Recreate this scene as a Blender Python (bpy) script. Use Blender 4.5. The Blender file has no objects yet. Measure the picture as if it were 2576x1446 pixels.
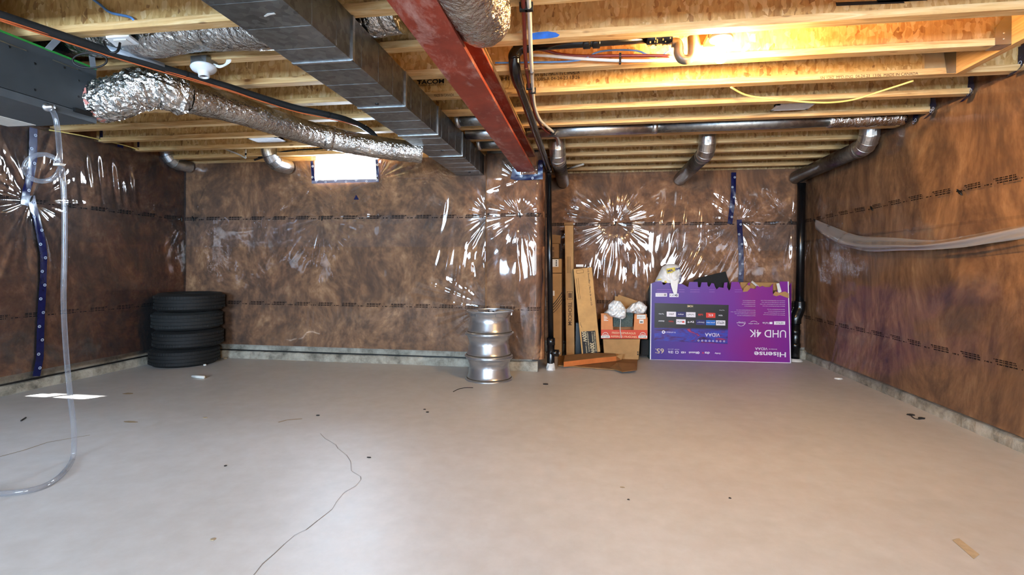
import bpy, bmesh, math, random
import numpy as np
from mathutils import Vector, Matrix

random.seed(7)
SC = bpy.context.scene
COL = SC.collection

# ------------------------------------------------------------------ camera
F_PX, V0, YAW, ROLL, CAM_H = 1268.0, 667.82, 0.1513, 0.0059, 1.10
fwd = Vector((-math.sin(YAW), math.cos(YAW), 0))
rgt = Vector((math.cos(YAW), math.sin(YAW), 0))
up = Vector((0, 0, 1))
cx_ = rgt * math.cos(ROLL) + up * math.sin(ROLL)
cu_ = -rgt * math.sin(ROLL) + up * math.cos(ROLL)
cam_d = bpy.data.cameras.new('camera')
cam_d.sensor_width = 36.0
cam_d.lens = F_PX / 2576.0 * 36.0
cam_d.shift_y = -(723.0 - V0) / 2576.0
cam_d.clip_start = 0.05
cam = bpy.data.objects.new('camera', cam_d)
COL.objects.link(cam)
m = Matrix.Identity(4)
for i in range(3):
    m[i][0], m[i][1], m[i][2] = cx_[i], cu_[i], -fwd[i]
m[2][3] = CAM_H
cam.matrix_world = m
SC.camera = cam

# ------------------------------------------------------------------ view, world, lights
SC.view_settings.view_transform = 'Standard'
SC.view_settings.look = 'None'
SC.view_settings.gamma = 1.0
SC.view_settings.use_curve_mapping = False
SC.view_settings.exposure = 0.3
cy = SC.cycles
cy.max_bounces, cy.diffuse_bounces, cy.glossy_bounces, cy.transmission_bounces, cy.transparent_max_bounces = 5, 3, 2, 2, 8
cy.caustics_reflective = False; cy.caustics_refractive = False
cy.use_adaptive_sampling = True; cy.adaptive_threshold = 0.08; cy.adaptive_min_samples = 16
wd = bpy.data.worlds.new('daylight')
SC.world = wd
wd.use_nodes = True
wd.node_tree.nodes['Background'].inputs[0].default_value = (0.80, 0.90, 1.0, 1)
wd.node_tree.nodes['Background'].inputs[1].default_value = 7.0


def area(name, loc, to, sx, sy, power, col):
    d = bpy.data.lights.new(name, 'AREA')
    d.shape = 'RECTANGLE'; d.size = sx; d.size_y = sy; d.energy = power; d.color = col
    o = bpy.data.objects.new(name, d); COL.objects.link(o)
    o.location = loc
    o.rotation_euler = (Vector(to) - Vector(loc)).to_track_quat('-Z', 'Y').to_euler()
    return o


# lights for two added, unseen windows behind the camera, and sun through the far window
area('added_rear_light_right', (1.2, -2.92, 1.45), (1.0, 3, 0.7), 1.3, 1.1, 220, (0.82, 0.91, 1.0))
area('added_rear_light_left', (-2.0, -2.92, 1.45), (-2.2, 3, 0.6), 1.3, 1.1, 320, (0.50, 0.74, 1.0))
sun_d = bpy.data.lights.new('sun', 'SUN'); sun_d.energy = 60.0; sun_d.angle = 0.009; sun_d.color = (1.0, 0.96, 0.9)
sun = bpy.data.objects.new('sun', sun_d); COL.objects.link(sun); sun.location = (2, 12, 8)
sun.rotation_euler = Vector((-1.50, -1.80, -2.13)).to_track_quat('-Z', 'Y').to_euler()
# daylight entering through the small window of the far wall
area('far_window_daylight', (-2.72, 5.62, 2.2), (-2.72, 3.0, 1.3), 0.72, 0.28, 210, (0.66, 0.82, 1.0))


# ------------------------------------------------------------------ measuring helpers
def ray(u, v):
    du, dv = u - 1288.0, v - V0
    a = math.cos(ROLL) * du + math.sin(ROLL) * dv
    b = -math.sin(ROLL) * du + math.cos(ROLL) * dv
    return fwd + rgt * (a / F_PX) - up * (b / F_PX)


CP = Vector((0, 0, CAM_H))


def atD(u, v, d): return CP + ray(u, v) * d
def atX(u, v, X): r = ray(u, v); return CP + r * (X / r.x)
def atY(u, v, Y): r = ray(u, v); return CP + r * (Y / r.y)
def atZ(u, v, z): r = ray(u, v); return CP + r * ((z - CAM_H) / r.z)
def atP(u, v, p0, n): r = ray(u, v); return CP + r * ((p0 - CP).dot(n) / r.dot(n))


# ------------------------------------------------------------------ materials
def lin(c):
    return tuple(((x / 255.0) / 12.92 if x / 255.0 <= 0.04045 else ((x / 255.0 + 0.055) / 1.055) ** 2.4) for x in c) + (1.0,)


class G:
    """tiny node-graph helper"""
    def __init__(s, name):
        s.m = bpy.data.materials.new(name); s.m.use_nodes = True
        s.t = s.m.node_tree; s.t.nodes.clear()
        s.out = s.t.nodes.new('ShaderNodeOutputMaterial')

    def n(s, typ, ins=None, **props):
        nd = s.t.nodes.new('ShaderNode' + typ)
        for k, v in props.items(): setattr(nd, k, v)
        for k, v in (ins or {}).items():
            if isinstance(v, bpy.types.NodeSocket): s.t.links.new(v, nd.inputs[k])
            else: nd.inputs[k].default_value = v
        return nd

    def math(s, op, a, b=None, clamp=False):
        ins = {0: a}
        if b is not None: ins[1] = b
        return s.n('Math', ins, operation=op, use_clamp=clamp).outputs[0]

    def pos(s): return s.n('NewGeometry').outputs['Position']
    def obj(s): return s.n('TexCoord').outputs['Object']

    def mapping(s, vec, scale=(1, 1, 1), rot=(0, 0, 0), loc=(0, 0, 0)):
        return s.n('Mapping', {0: vec, 1: loc, 2: rot, 3: scale}).outputs[0]

    def noise(s, vec, scale=5, detail=4, rough=0.55, dist=0.0, out=0):
        return s.n('TexNoise', {'Vector': vec, 'Scale': scale, 'Detail': detail, 'Roughness': rough, 'Distortion': dist}).outputs[out]

    def ramp(s, fac, stops):
        nd = s.n('ValToRGB', {0: fac})
        e = nd.color_ramp.elements
        while len(e) < len(stops): e.new(0.5)
        for i, (p, c) in enumerate(stops):
            e[i].position = p; e[i].color = c if len(c) == 4 else tuple(c) + (1,)
        return nd.outputs[0]

    def mix(s, f, a, b, blend='MIX'):
        nd = s.n('MixRGB', {0: f, 1: a, 2: b}, blend_type=blend)
        return nd.outputs[0]

    def bump(s, h, strength=0.3, dist=0.01):
        return s.n('Bump', {'Height': h, 'Strength': strength, 'Distance': dist}).outputs[0]

    def principled(s, col, rough=0.5, metal=0.0, normal=None, **kw):
        ins = {'Base Color': col, 'Roughness': rough, 'Metallic': metal}
        if normal is not None: ins['Normal'] = normal
        ins.update(kw)
        p = s.n('BsdfPrincipled', ins)
        s.t.links.new(p.outputs[0], s.out.inputs[0]); return s.m

    def surf(s, sh):
        s.t.links.new(sh, s.out.inputs[0]); return s.m


M = {}


def plain(name, rgb, rough=0.5, metal=0.0, grain=0.12, scale=30, bump=0.0, **kw):
    g = G(name); p = g.pos(); c = lin(rgb)
    nz = g.noise(p, scale, 4)
    lo = tuple(x * (1 - grain) for x in c[:3]) + (1,); hi = tuple(min(1, x * (1 + grain)) for x in c[:3]) + (1,)
    col = g.ramp(nz, [(0.3, lo), (0.7, hi)])
    nm = g.bump(nz, bump, 0.004) if bump else None
    M[name] = g.principled(col, rough, metal, nm, **kw); return M[name]


def build_materials():
    # concrete floor
    g = G('floor_concrete'); p = g.pos()
    a = g.noise(p, 0.7, 5, 0.6); b = g.noise(p, 9, 6, 0.65)
    col = g.ramp(a, [(0.3, lin((184, 182, 180))), (0.5, lin((198, 197, 197))), (0.72, lin((207, 207, 209)))])
    col = g.mix(0.35, col, g.ramp(b, [(0.35, lin((176, 172, 167))), (0.7, lin((208, 207, 206)))]))
    st = g.noise(p, 2.2, 5, 0.7, 0.6)
    col = g.mix(g.ramp(st, [(0.62, (0, 0, 0)), (0.75, (0.28, 0.28, 0.28))]), col, lin((160, 150, 136)))
    rg = g.math('ADD', g.math('MULTIPLY', b, 0.22), 0.36)
    M['floor'] = g.principled(col, rg)
    # rough concrete curb / foundation
    g = G('curb_concrete'); p = g.pos()
    a = g.noise(p, 6, 6, 0.7); b = g.noise(p, 40, 4)
    col = g.ramp(a, [(0.3, lin((92, 88, 78))), (0.5, lin((158, 152, 138))), (0.7, lin((190, 185, 172)))])
    M['curb'] = g.principled(col, 0.85, 0, g.bump(g.math('ADD', a, b), 0.5, 0.01))
    # brown fibreglass batts; the right wall's copy has light painted into its colour, plus upright streaks
    for nm, zs, cols in (('fibre', 0.75, ((68, 45, 29), (118, 81, 52), (162, 113, 74), (224, 170, 119))), ('fibre_lit', 0.5, ((90, 62, 39), (148, 106, 67), (192, 142, 93), (238, 192, 138)))):
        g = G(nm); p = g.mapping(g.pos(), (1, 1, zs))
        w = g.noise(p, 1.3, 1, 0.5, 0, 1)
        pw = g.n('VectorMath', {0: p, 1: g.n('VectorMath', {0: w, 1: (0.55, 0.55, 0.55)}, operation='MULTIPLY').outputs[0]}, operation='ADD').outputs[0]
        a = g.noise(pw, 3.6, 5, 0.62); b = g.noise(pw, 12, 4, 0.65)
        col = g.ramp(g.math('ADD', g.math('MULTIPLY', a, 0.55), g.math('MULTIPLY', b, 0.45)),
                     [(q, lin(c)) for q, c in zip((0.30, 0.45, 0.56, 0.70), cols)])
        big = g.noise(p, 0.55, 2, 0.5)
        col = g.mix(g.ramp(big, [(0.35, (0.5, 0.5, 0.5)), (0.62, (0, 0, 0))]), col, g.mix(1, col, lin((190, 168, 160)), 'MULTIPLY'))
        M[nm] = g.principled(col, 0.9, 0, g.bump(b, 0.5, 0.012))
    # oriented strand board: overlapping strands in several directions
    g = G('strand_board'); p = g.pos()
    wp_ = g.n('VectorMath', {0: p, 1: g.n('VectorMath', {0: g.noise(p, 18, 2, 0.5, 0, 1), 1: (0.03, 0.03, 0.03)}, operation='MULTIPLY').outputs[0]}, operation='ADD').outputs[0]
    lay = []
    for k, (ry, sc) in enumerate(((0.35, (32, 34, 9)), (-0.5, (38, 34, 10.5)), (1.15, (30, 34, 8.5)), (-1.0, (42, 34, 12)))):
        v = g.n('TexVoronoi', {'Vector': g.mapping(wp_, sc, (0, ry, 0), (k * 3.1, 0, k * 1.7)), 'Scale': 1.0, 'Randomness': 1.0}, feature='F1')
        lay.append(g.n('SeparateColor', {0: v.outputs['Color']}).outputs[0])
    sel = g.n('SeparateColor', {0: g.n('TexVoronoi', {'Vector': wp_, 'Scale': 25.0}).outputs['Color']}).outputs
    val = g.mix(g.math('GREATER_THAN', sel[2], 0.72), g.mix(g.math('GREATER_THAN', sel[1], 0.68), g.mix(g.math('GREATER_THAN', sel[0], 0.5), lay[0], lay[1]), lay[2]), lay[3])
    col = g.ramp(val, [(0.0, lin((128, 82, 38))), (0.07, lin((186, 140, 78))), (0.35, lin((210, 168, 102))), (0.75, lin((224, 188, 124))), (1, lin((240, 214, 162)))])
    fine = g.noise(g.mapping(p, (60, 60, 12), (0, 0.45, 0)), 1.0, 4)
    col = g.mix(0.3, col, g.ramp(fine, [(0.35, lin((160, 112, 58))), (0.6, lin((230, 196, 138)))]))
    blot = g.noise(p, 2.5, 3)
    col = g.mix(g.ramp(blot, [(0.5, (0, 0, 0)), (0.75, (0.5, 0.5, 0.5))]), col, lin((182, 128, 72)))
    M['osb'] = g.principled(col, 0.62)
    # spruce flange lumber, grain along X
    g = G('spruce'); p = g.pos()
    a = g.noise(g.mapping(p, (1.6, 26, 26)), 1.5, 6, 0.6, 1.2)
    col = g.ramp(a, [(0.3, lin((186, 138, 82))), (0.52, lin((218, 176, 118))), (0.72, lin((236, 206, 156)))])
    kn = g.n('TexVoronoi', {'Vector': g.mapping(p, (3.2, 9, 9)), 'Scale': 1.0}).outputs['Distance']
    col = g.mix(g.ramp(kn, [(0.05, (0.75, 0.75, 0.75)), (0.10, (0, 0, 0))]), col, lin((120, 74, 34)))
    dirt = g.noise(p, 4, 4, 0.7)
    col = g.mix(g.ramp(dirt, [(0.55, (0, 0, 0)), (0.78, (0.45, 0.45, 0.45))]), col, lin((150, 116, 78)))
    M['spruce'] = g.principled(col, 0.6)
    g = G('header_lumber'); p = g.pos()
    a = g.noise(g.mapping(p, (26, 1.6, 26)), 1.5, 6, 0.6, 1.2)
    M['header'] = g.principled(g.ramp(a, [(0.3, lin((190, 140, 84))), (0.7, lin((228, 186, 126)))]), 0.6)
    # galvanised sheet metal
    for nm, c0, c1, r0 in (('galv', (120, 122, 122), (168, 171, 172), 0.40), ('galv_dark', (92, 93, 92), (128, 130, 130), 0.36), ('galv_bright', (182, 186, 190), (222, 226, 230), 0.33)):
        g = G(nm); p = g.pos()
        a = g.n('TexVoronoi', {'Vector': p, 'Scale': 34.0}).outputs['Color']
        v = g.n('SeparateColor', {0: a}).outputs[0]
        b = g.noise(p, 3, 5, 0.6)
        col = g.ramp(g.math('ADD', g.math('MULTIPLY', v, 0.25), g.math('MULTIPLY', b, 0.75)), [(0.3, lin(c0)), (0.7, lin(c1))])
        M[nm] = g.principled(col, g.math('ADD', g.math('MULTIPLY', b, 0.15), r0 - 0.06), 1.0, g.bump(b, 0.04, 0.01))
    # crinkled foil jacket
    g = G('foil'); p = g.pos()
    a = g.noise(p, 30, 3, 0.5, 1.5); b = g.noise(p, 85, 2, 0.5, 1.0)
    col = g.ramp(g.noise(p, 5, 3), [(0.3, lin((176, 172, 166))), (0.7, lin((228, 226, 222)))])
    M['foil'] = g.principled(col, 0.16, 1.0, g.bump(g.math('ADD', a, g.math('MULTIPLY', b, 0.3)), 0.55, 0.02))
    # red oxide painted steel with chalky scuffs
    g = G('red_oxide'); p = g.pos()
    a = g.noise(p, 5, 5, 0.65); s1 = g.noise(g.mapping(p, (3.5, 1.4, 3)), 2.2, 7, 0.75, 0.3)
    col = g.ramp(a, [(0.3, lin((126, 44, 28))), (0.7, lin((164, 66, 44)))])
    col = g.mix(g.ramp(s1, [(0.50, (0, 0, 0)), (0.70, (0.75, 0.75, 0.75))]), col, lin((200, 166, 156)))
    M['oxide'] = g.principled(col, 0.5, 0, g.bump(a, 0.08, 0.01))
    # rubber and plastic
    plain('abs_black', (16, 16, 18), 0.22, grain=0.3)
    plain('rubber', (9, 9, 10), 0.75, grain=0.4, scale=60, bump=0.4)
    plain('foam_black', (20, 20, 21), 0.8, grain=0.3, scale=80, bump=0.3)
    plain('pex_white', (222, 220, 214), 0.35, grain=0.05)
    plain('pex_red', (124, 44, 32), 0.35, grain=0.12)
    plain('wire_blue', (96, 140, 196), 0.4)
    plain('wire_yellow', (232, 208, 120), 0.4)
    plain('wire_orange', (196, 98, 54), 0.4)
    plain('wire_white', (228, 228, 226), 0.4)
    plain('white_enamel', (226, 226, 228), 0.3, grain=0.04)
    plain('white_plastic', (214, 212, 208), 0.35, grain=0.05)
    plain('unit_grey', (62, 68, 73), 0.42, grain=0.08, scale=14)
    plain('unit_under', (84, 90, 95), 0.42, grain=0.08, scale=14)
    plain('black', (10, 10, 11), 0.5, grain=0.3)
    plain('ink', (26, 22, 22), 0.7, grain=0.1)
    plain('ink_brown', (92, 62, 30), 0.7, grain=0.1)
    plain('pink_fibre', (206, 132, 120), 0.9, bump=0.6)
    plain('alloy', (188, 190, 194), 0.28, 0.85, grain=0.1, scale=12)
    plain('grime', (74, 66, 56), 0.7, 0.3, grain=0.4, scale=40)
    plain('hanger', (150, 150, 140), 0.35, 0.9, grain=0.15, scale=10)
    plain('tape_blue', (7, 16, 66), 0.25, grain=0.25, scale=25, bump=0.15)
    plain('tape_pale', (96, 104, 136), 0.3, grain=0.2, scale=20)
    plain('tape_print', (190, 204, 226), 0.4)
    plain('tape_grey', (142, 148, 156), 0.4)
    plain('paper', (228, 226, 220), 0.7, grain=0.05)
    plain('green_film', (40, 150, 60), 0.4)
    plain('spray_blue', (44, 112, 214), 0.6, grain=0.25, scale=20)
    plain('debris_black', (28, 24, 22), 0.8)
    plain('debris_tan', (178, 160, 132), 0.8)
    plain('crack', (128, 122, 116), 0.9)
    plain('stain', (158, 140, 112), 0.7)
    plain('grey_plastic_bag', (236, 236, 234), 0.35, grain=0.04, scale=12, bump=0.15)
    plain('styro_dark', (74, 86, 82), 0.8, grain=0.5, scale=120)
    plain('print_white', (236, 232, 240), 0.5, grain=0.02)
    plain('print_cream', (226, 206, 160), 0.5, grain=0.02)
    plain('print_yellow', (216, 196, 62), 0.5, grain=0.1)
    plain('print_navy', (30, 28, 96), 0.5, grain=0.1)
    plain('print_red', (222, 54, 36), 0.5, grain=0.05)
    plain('print_blue', (36, 108, 196), 0.5, grain=0.1)
    plain('print_orange', (206, 116, 58), 0.6, grain=0.06)
    plain('crate_orange', (214, 134, 78), 0.65, grain=0.06)
    plain('crate_red', (206, 66, 34), 0.6, grain=0.05)
    plain('teal_side', (18, 62, 70), 0.5, grain=0.2)
    plain('copper', (170, 110, 80), 0.3, 0.8)
    plain('glue', (206, 198, 150), 0.5, grain=0.2)
    plain('batten_dark', (60, 44, 30), 0.8)
    plain('vent_hole', (40, 36, 40), 0.8)
    plain('window_frame', (230, 230, 232), 0.4, grain=0.03)
    # cardboard
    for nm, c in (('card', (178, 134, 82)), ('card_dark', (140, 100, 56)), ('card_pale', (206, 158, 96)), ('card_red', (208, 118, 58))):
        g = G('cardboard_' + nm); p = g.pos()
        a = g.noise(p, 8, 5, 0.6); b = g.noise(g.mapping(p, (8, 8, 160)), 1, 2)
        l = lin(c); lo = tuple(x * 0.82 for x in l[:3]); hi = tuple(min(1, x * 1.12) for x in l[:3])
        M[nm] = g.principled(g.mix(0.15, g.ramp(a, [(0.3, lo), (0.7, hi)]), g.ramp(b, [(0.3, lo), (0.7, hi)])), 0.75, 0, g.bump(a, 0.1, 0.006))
    # printed gradient of the television carton (along its width) and of its picture
    g = G('tv_print'); p = g.n('SeparateXYZ', {0: g.pos()}).outputs[0]
    t = g.math('DIVIDE', g.math('SUBTRACT', p, 0.711), 1.585)
    wob = g.math('MULTIPLY', g.math('SUBTRACT', g.noise(g.pos(), 1.4, 2), 0.5), 0.35)
    col = g.ramp(g.math('ADD', t, wob), [(0.02, lin((52, 36, 132))), (0.3, lin((88, 46, 148))), (0.55, lin((116, 40, 148))), (0.72, lin((136, 30, 132))), (1, lin((126, 36, 146)))])
    M['tv_print'] = g.principled(col, 0.38)
    g = G('tv_picture'); sx = g.n('SeparateXYZ', {0: g.pos()}).outputs
    z = g.math('DIVIDE', g.math('SUBTRACT', sx[2], 0.155), 0.46)
    wv = g.noise(g.mapping(g.pos(), (1.5, 1, 6), (0, 0.35, 0)), 2.4, 4, 0.5, 1.2)
    low = g.ramp(wv, [(0.3, lin((44, 10, 40))), (0.42, lin((70, 34, 120))), (0.52, lin((52, 70, 180))), (0.6, lin((90, 30, 110))), (0.72, lin((214, 60, 92)))])
    low = g.mix(g.ramp(z, [(0.02, (1, 1, 1)), (0.16, (0, 0, 0))]), low, lin((40, 6, 26)))
    M['tv_picture'] = g.principled(g.mix(g.ramp(z, [(0.44, (0, 0, 0)), (0.5, (1, 1, 1))]), low, lin((22, 20, 22))), 0.35)
    # glass
    g = G('window_glass')
    f = g.n('Fresnel', {0: 1.45}).outputs[0]
    M['glass'] = g.surf(g.n('MixShader', {0: f, 1: g.n('BsdfTransparent', {0: (0.95, 0.97, 1, 1)}).outputs[0], 2: g.n('BsdfGlossy', {'Color': (1, 1, 1, 1), 'Roughness': 0.02}).outputs[0]}).outputs[0])
    # clear hose
    g = G('clear_hose')
    f = g.math('ADD', g.math('MULTIPLY', g.n('LayerWeight', {0: 0.4}).outputs['Facing'], 0.5), 0.10, True)
    sh = g.n('MixShader', {0: 0.3, 1: g.n('BsdfDiffuse', {0: lin((170, 172, 182))}).outputs[0], 2: g.n('BsdfGlossy', {'Color': (1, 1, 1, 1), 'Roughness': 0.12}).outputs[0]}).outputs[0]
    M['hose'] = g.surf(g.n('MixShader', {0: f, 1: g.n('BsdfTransparent', {0: (0.9, 0.91, 0.92, 1)}).outputs[0], 2: sh}).outputs[0])
    # lamp
    g = G('lamp_glass')
    M['bulb'] = g.surf(g.n('Emission', {0: (1.0, 0.62, 0.26, 1), 1: 2300.0}).outputs[0])


def film_material(name, lines, haze=0.03, gloss=0.95, refl=1.0, rough=0.05):
    """clear polyethylene sheet; lines = heights of the printed lines of small black lettering"""
    g = G(name); p = g.pos()
    s = g.n('SeparateXYZ', {0: p}).outputs
    c = g.math('ADD', s[0], s[1])
    fr = g.n('Fresnel', {0: 1.5}).outputs[0]
    fac = g.math('ADD', g.math('MULTIPLY', fr, refl), 0.012, True)
    tr = g.n('BsdfTransparent', {0: (0.95, 0.95, 0.955, 1)}).outputs[0]
    hz = g.n('MixShader', {0: haze, 1: tr, 2: g.n('BsdfDiffuse', {0: (0.8, 0.8, 0.84, 1)}).outputs[0]}).outputs[0]
    gl = g.n('BsdfGlossy', {'Color': (gloss, gloss, gloss, 1), 'Roughness': rough}).outputs[0]
    sh = g.n('MixShader', {0: fac, 1: hz, 2: gl}).outputs[0]
    mask = None
    t = g.math('FRACT', g.math('DIVIDE', c, 0.285))
    let = g.math('GREATER_THAN', g.math('ADD', g.math('SINE', g.math('MULTIPLY', c, 420.0)), g.math('SINE', g.math('MULTIPLY', c, 173.0))), -0.75)

    def band(x, lo, hi): return g.math('MULTIPLY', g.math('GREATER_THAN', x, lo), g.math('LESS_THAN', x, hi))
    for z0 in lines:
        for dz, h, t0, t1 in ((0.021, 0.0038, 0.06, 0.66), (0.009, 0.0036, 0.04, 0.6), (-0.007, 0.0042, 0.02, 0.56), (-0.006, 0.0042, 0.70, 0.75), (-0.006, 0.0042, 0.79, 0.92)):
            b = g.math('MULTIPLY', band(s[2], z0 + dz - h, z0 + dz + h), band(t, t0, t1))
            mask = b if mask is None else g.math('MAXIMUM', mask, b)
    if mask is not None:
        sh = g.n('MixShader', {0: g.math('MULTIPLY', g.math('MULTIPLY', mask, let), 0.9), 1: sh, 2: g.n('BsdfDiffuse', {0: (0.012, 0.01, 0.01, 1)}).outputs[0]}).outputs[0]
    M[name] = g.surf(sh); return M[name]


build_materials()
film_material('film', [1.625, 0.645])
film_material('film_right', [1.645, 0.505], haze=0.02, refl=0.6, rough=0.14)
film_material('film_fold', [], haze=0.34, gloss=0.8)

# ------------------------------------------------------------------ object helpers
ROOTLOC = {}


def mesh_obj(name, verts, faces, mat, parent=None, label=None, cat=None, group=None, kind=None, smooth=False, base=True):
    me = bpy.data.meshes.new(name)
    v = np.array([tuple(p) for p in verts], dtype=float).reshape(-1, 3)
    if parent is not None: loc = ROOTLOC[parent.name]
    elif base: loc = np.array([(v[:, 0].min() + v[:, 0].max()) / 2, (v[:, 1].min() + v[:, 1].max()) / 2, v[:, 2].min()])
    else: loc = np.zeros(3)
    me.from_pydata((v - loc).tolist(), [], [tuple(f) for f in faces])
    if mat is not None: me.materials.append(M[mat] if isinstance(mat, str) else mat)
    if smooth: me.polygons.foreach_set('use_smooth', [True] * len(me.polygons))
    me.update()
    o = bpy.data.objects.new(name, me); COL.objects.link(o)
    if parent is not None: o.parent = parent
    else: o.location = loc
    ROOTLOC[o.name] = loc
    tag(o, label, cat, group, kind)
    return o


def tag(o, label=None, cat=None, group=None, kind=None):
    if label: o['label'] = label
    if cat: o['category'] = cat
    if group: o['group'] = group
    if kind: o['kind'] = kind
    return o


def thing(name, loc, label=None, cat=None, group=None, kind=None):
    o = bpy.data.objects.new(name, None); COL.objects.link(o)
    o.empty_display_size = 0.1
    o.location = tuple(loc); ROOTLOC[o.name] = np.array(tuple(loc), dtype=float)
    return tag(o, label, cat, group, kind)


def copy_tree(o, loc=None, parent=None):
    c = o.copy(); COL.objects.link(c)
    if parent is not None: c.parent = parent
    if loc is not None: c.location = loc
    for ch in [x for x in COL.objects if x.parent == o]:
        copy_tree(ch, None, c)
    return c


class B:
    """collects shapes into one mesh"""
    def __init__(s): s.v = []; s.f = []

    def add(s, vs, fs):
        n = len(s.v); s.v += [Vector(p) for p in vs]; s.f += [tuple(i + n for i in f) for f in fs]; return s

    def box(s, x0, x1, y0, y1, z0, z1):
        vs = [(x, y, z) for z in (z0, z1) for y in (y0, y1) for x in (x0, x1)]
        return s.add(vs, [(0, 2, 3, 1), (4, 5, 7, 6), (0, 1, 5, 4), (2, 6, 7, 3), (0, 4, 6, 2), (1, 3, 7, 5)])

    def obox(s, o, ex, ey, ez):
        o, ex, ey, ez = Vector(o), Vector(ex), Vector(ey), Vector(ez)
        vs = [o + ex * i + ey * j + ez * k for k in (0, 1) for j in (0, 1) for i in (0, 1)]
        return s.add(vs, [(0, 2, 3, 1), (4, 5, 7, 6), (0, 1, 5, 4), (2, 6, 7, 3), (0, 4, 6, 2), (1, 3, 7, 5)])

    def tube(s, pts, r, seg=14, cap=True, close=False, squash=None):
        pts = [Vector(p) for p in pts]; n = len(pts)
        rr = r if hasattr(r, '__len__') else [r] * n
        base = len(s.v); nrm = None
        for i, p in enumerate(pts):
            if close: t = (pts[(i + 1) % n] - pts[i - 1]).normalized()
            else: t = (pts[min(i + 1, n - 1)] - pts[max(i - 1, 0)]).normalized()
            if nrm is None:
                nrm = t.cross(Vector((0, 0, 1)))
                if nrm.length < 1e-3: nrm = t.cross(Vector((1, 0, 0)))
            nrm = (nrm - t * nrm.dot(t)).normalized(); bn = t.cross(nrm)
            for k in range(seg):
                a = 2 * math.pi * k / seg
                q = rr[i] if not callable(squash) else rr[i] * squash(i, a)
                s.v.append(p + nrm * (q * math.cos(a)) + bn * (q * math.sin(a)))
        m_ = n if close else n - 1
        for i in range(m_):
            j = (i + 1) % n
            for k in range(seg):
                k2 = (k + 1) % seg
                s.f.append((base + i * seg + k, base + i * seg + k2, base + j * seg + k2, base + j * seg + k))
        if cap and not close:
            s.f.append(tuple(base + k for k in range(seg))[::-1]); s.f.append(tuple(base + (n - 1) * seg + k for k in range(seg)))
        return s

    def lathe(s, prof, c, seg=40, axis=(0, 0, 1), cap0=False, cap1=False):
        ax = Vector(axis).normalized(); c = Vector(c)
        e1 = ax.orthogonal().normalized(); e2 = ax.cross(e1); base = len(s.v); n = len(prof)
        for (r, h) in prof:
            for k in range(seg):
                a = 2 * math.pi * k / seg
                s.v.append(c + ax * h + e1 * (r * math.cos(a)) + e2 * (r * math.sin(a)))
        for i in range(n - 1):
            for k in range(seg):
                k2 = (k + 1) % seg
                s.f.append((base + i * seg + k, base + i * seg + k2, base + (i + 1) * seg + k2, base + (i + 1) * seg + k))
        if cap0: s.f.append(tuple(base + k for k in range(seg))[::-1])
        if cap1: s.f.append(tuple(base + (n - 1) * seg + k for k in range(seg)))
        return s

    def quad(s, a, b, c, d): return s.add([a, b, c, d], [(0, 1, 2, 3)])

    def slab(s, poly, n, th):
        """flat polygon extruded by th along n"""
        k = len(poly); n = Vector(n); vs = [Vector(p) for p in poly] + [Vector(p) + n * th for p in poly]
        fs = [tuple(range(k))[::-1], tuple(range(k, 2 * k))] + [(i, (i + 1) % k, k + (i + 1) % k, k + i) for i in range(k)]
        return s.add(vs, fs)

    def obj(s, name, mat, parent=None, smooth=False, **kw):
        return mesh_obj(name, s.v, s.f, mat, parent, smooth=smooth, **kw)


def spline(pts, n=12):
    """Catmull-Rom through pts"""
    P = [Vector(p) for p in pts]; out = []
    for i in range(len(P) - 1):
        p0, p1, p2, p3 = P[max(i - 1, 0)], P[i], P[i + 1], P[min(i + 2, len(P) - 1)]
        for k in range(n):
            t = k / n
            out.append(0.5 * ((2 * p1) + (p2 - p0) * t + (2 * p0 - 5 * p1 + 4 * p2 - p3) * t * t + (3 * p1 - p0 - 3 * p2 + p3) * t ** 3))
    out.append(P[-1]); return out


def text_obj(name, body, c, ex, ez, w, h, mat, parent, lift=0.0008, bold=0.0):
    """flat lettering centred at c, written along ex with letter tops along ez, fitted into w x h (metres)"""
    cu = bpy.data.curves.new(name, 'FONT'); cu.body = body; cu.offset = bold; cu.align_x = 'LEFT'
    t = bpy.data.objects.new(name, cu); COL.objects.link(t)
    dg = bpy.context.evaluated_depsgraph_get()
    me = bpy.data.meshes.new_from_object(t.evaluated_get(dg))
    bpy.data.objects.remove(t); bpy.data.curves.remove(cu)
    v = np.empty(len(me.vertices) * 3); me.vertices.foreach_get('co', v); v = v.reshape(-1, 3)
    lo, hi = v.min(0), v.max(0); mid = (lo + hi) / 2; sz = np.maximum(hi - lo, 1e-6)
    sx, sy = w / sz[0], (h / sz[1] if h else w / sz[0])
    ex, ez, c = Vector(ex).normalized(), Vector(ez).normalized(), Vector(c)
    n = ex.cross(ez)
    pv = np.array(c)[None] + (v[:, 0:1] - mid[0]) * sx * np.array(ex)[None] + (v[:, 1:2] - mid[1]) * sy * np.array(ez)[None] + lift * np.array(n)[None]
    pv = pv - ROOTLOC[parent.name][None]
    me.vertices.foreach_set('co', pv.ravel()); me.update(); me.materials.clear(); me.materials.append(M[mat])
    o = bpy.data.objects.new(name, me); COL.objects.link(o); o.parent = parent
    ROOTLOC[o.name] = ROOTLOC[parent.name]
    return o


# ------------------------------------------------------------------ room measures
H = 2.285            # underside of joists
TOP = 2.587          # underside of subfloor
XL, YB, YC, XC0, XC1, YE, XR, YREAR = -4.765, 5.345, 5.235, -1.10, -0.455, 6.495, 2.57, -3.0
WIN = (-3.10, -2.34, 2.05, 2.40)


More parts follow.
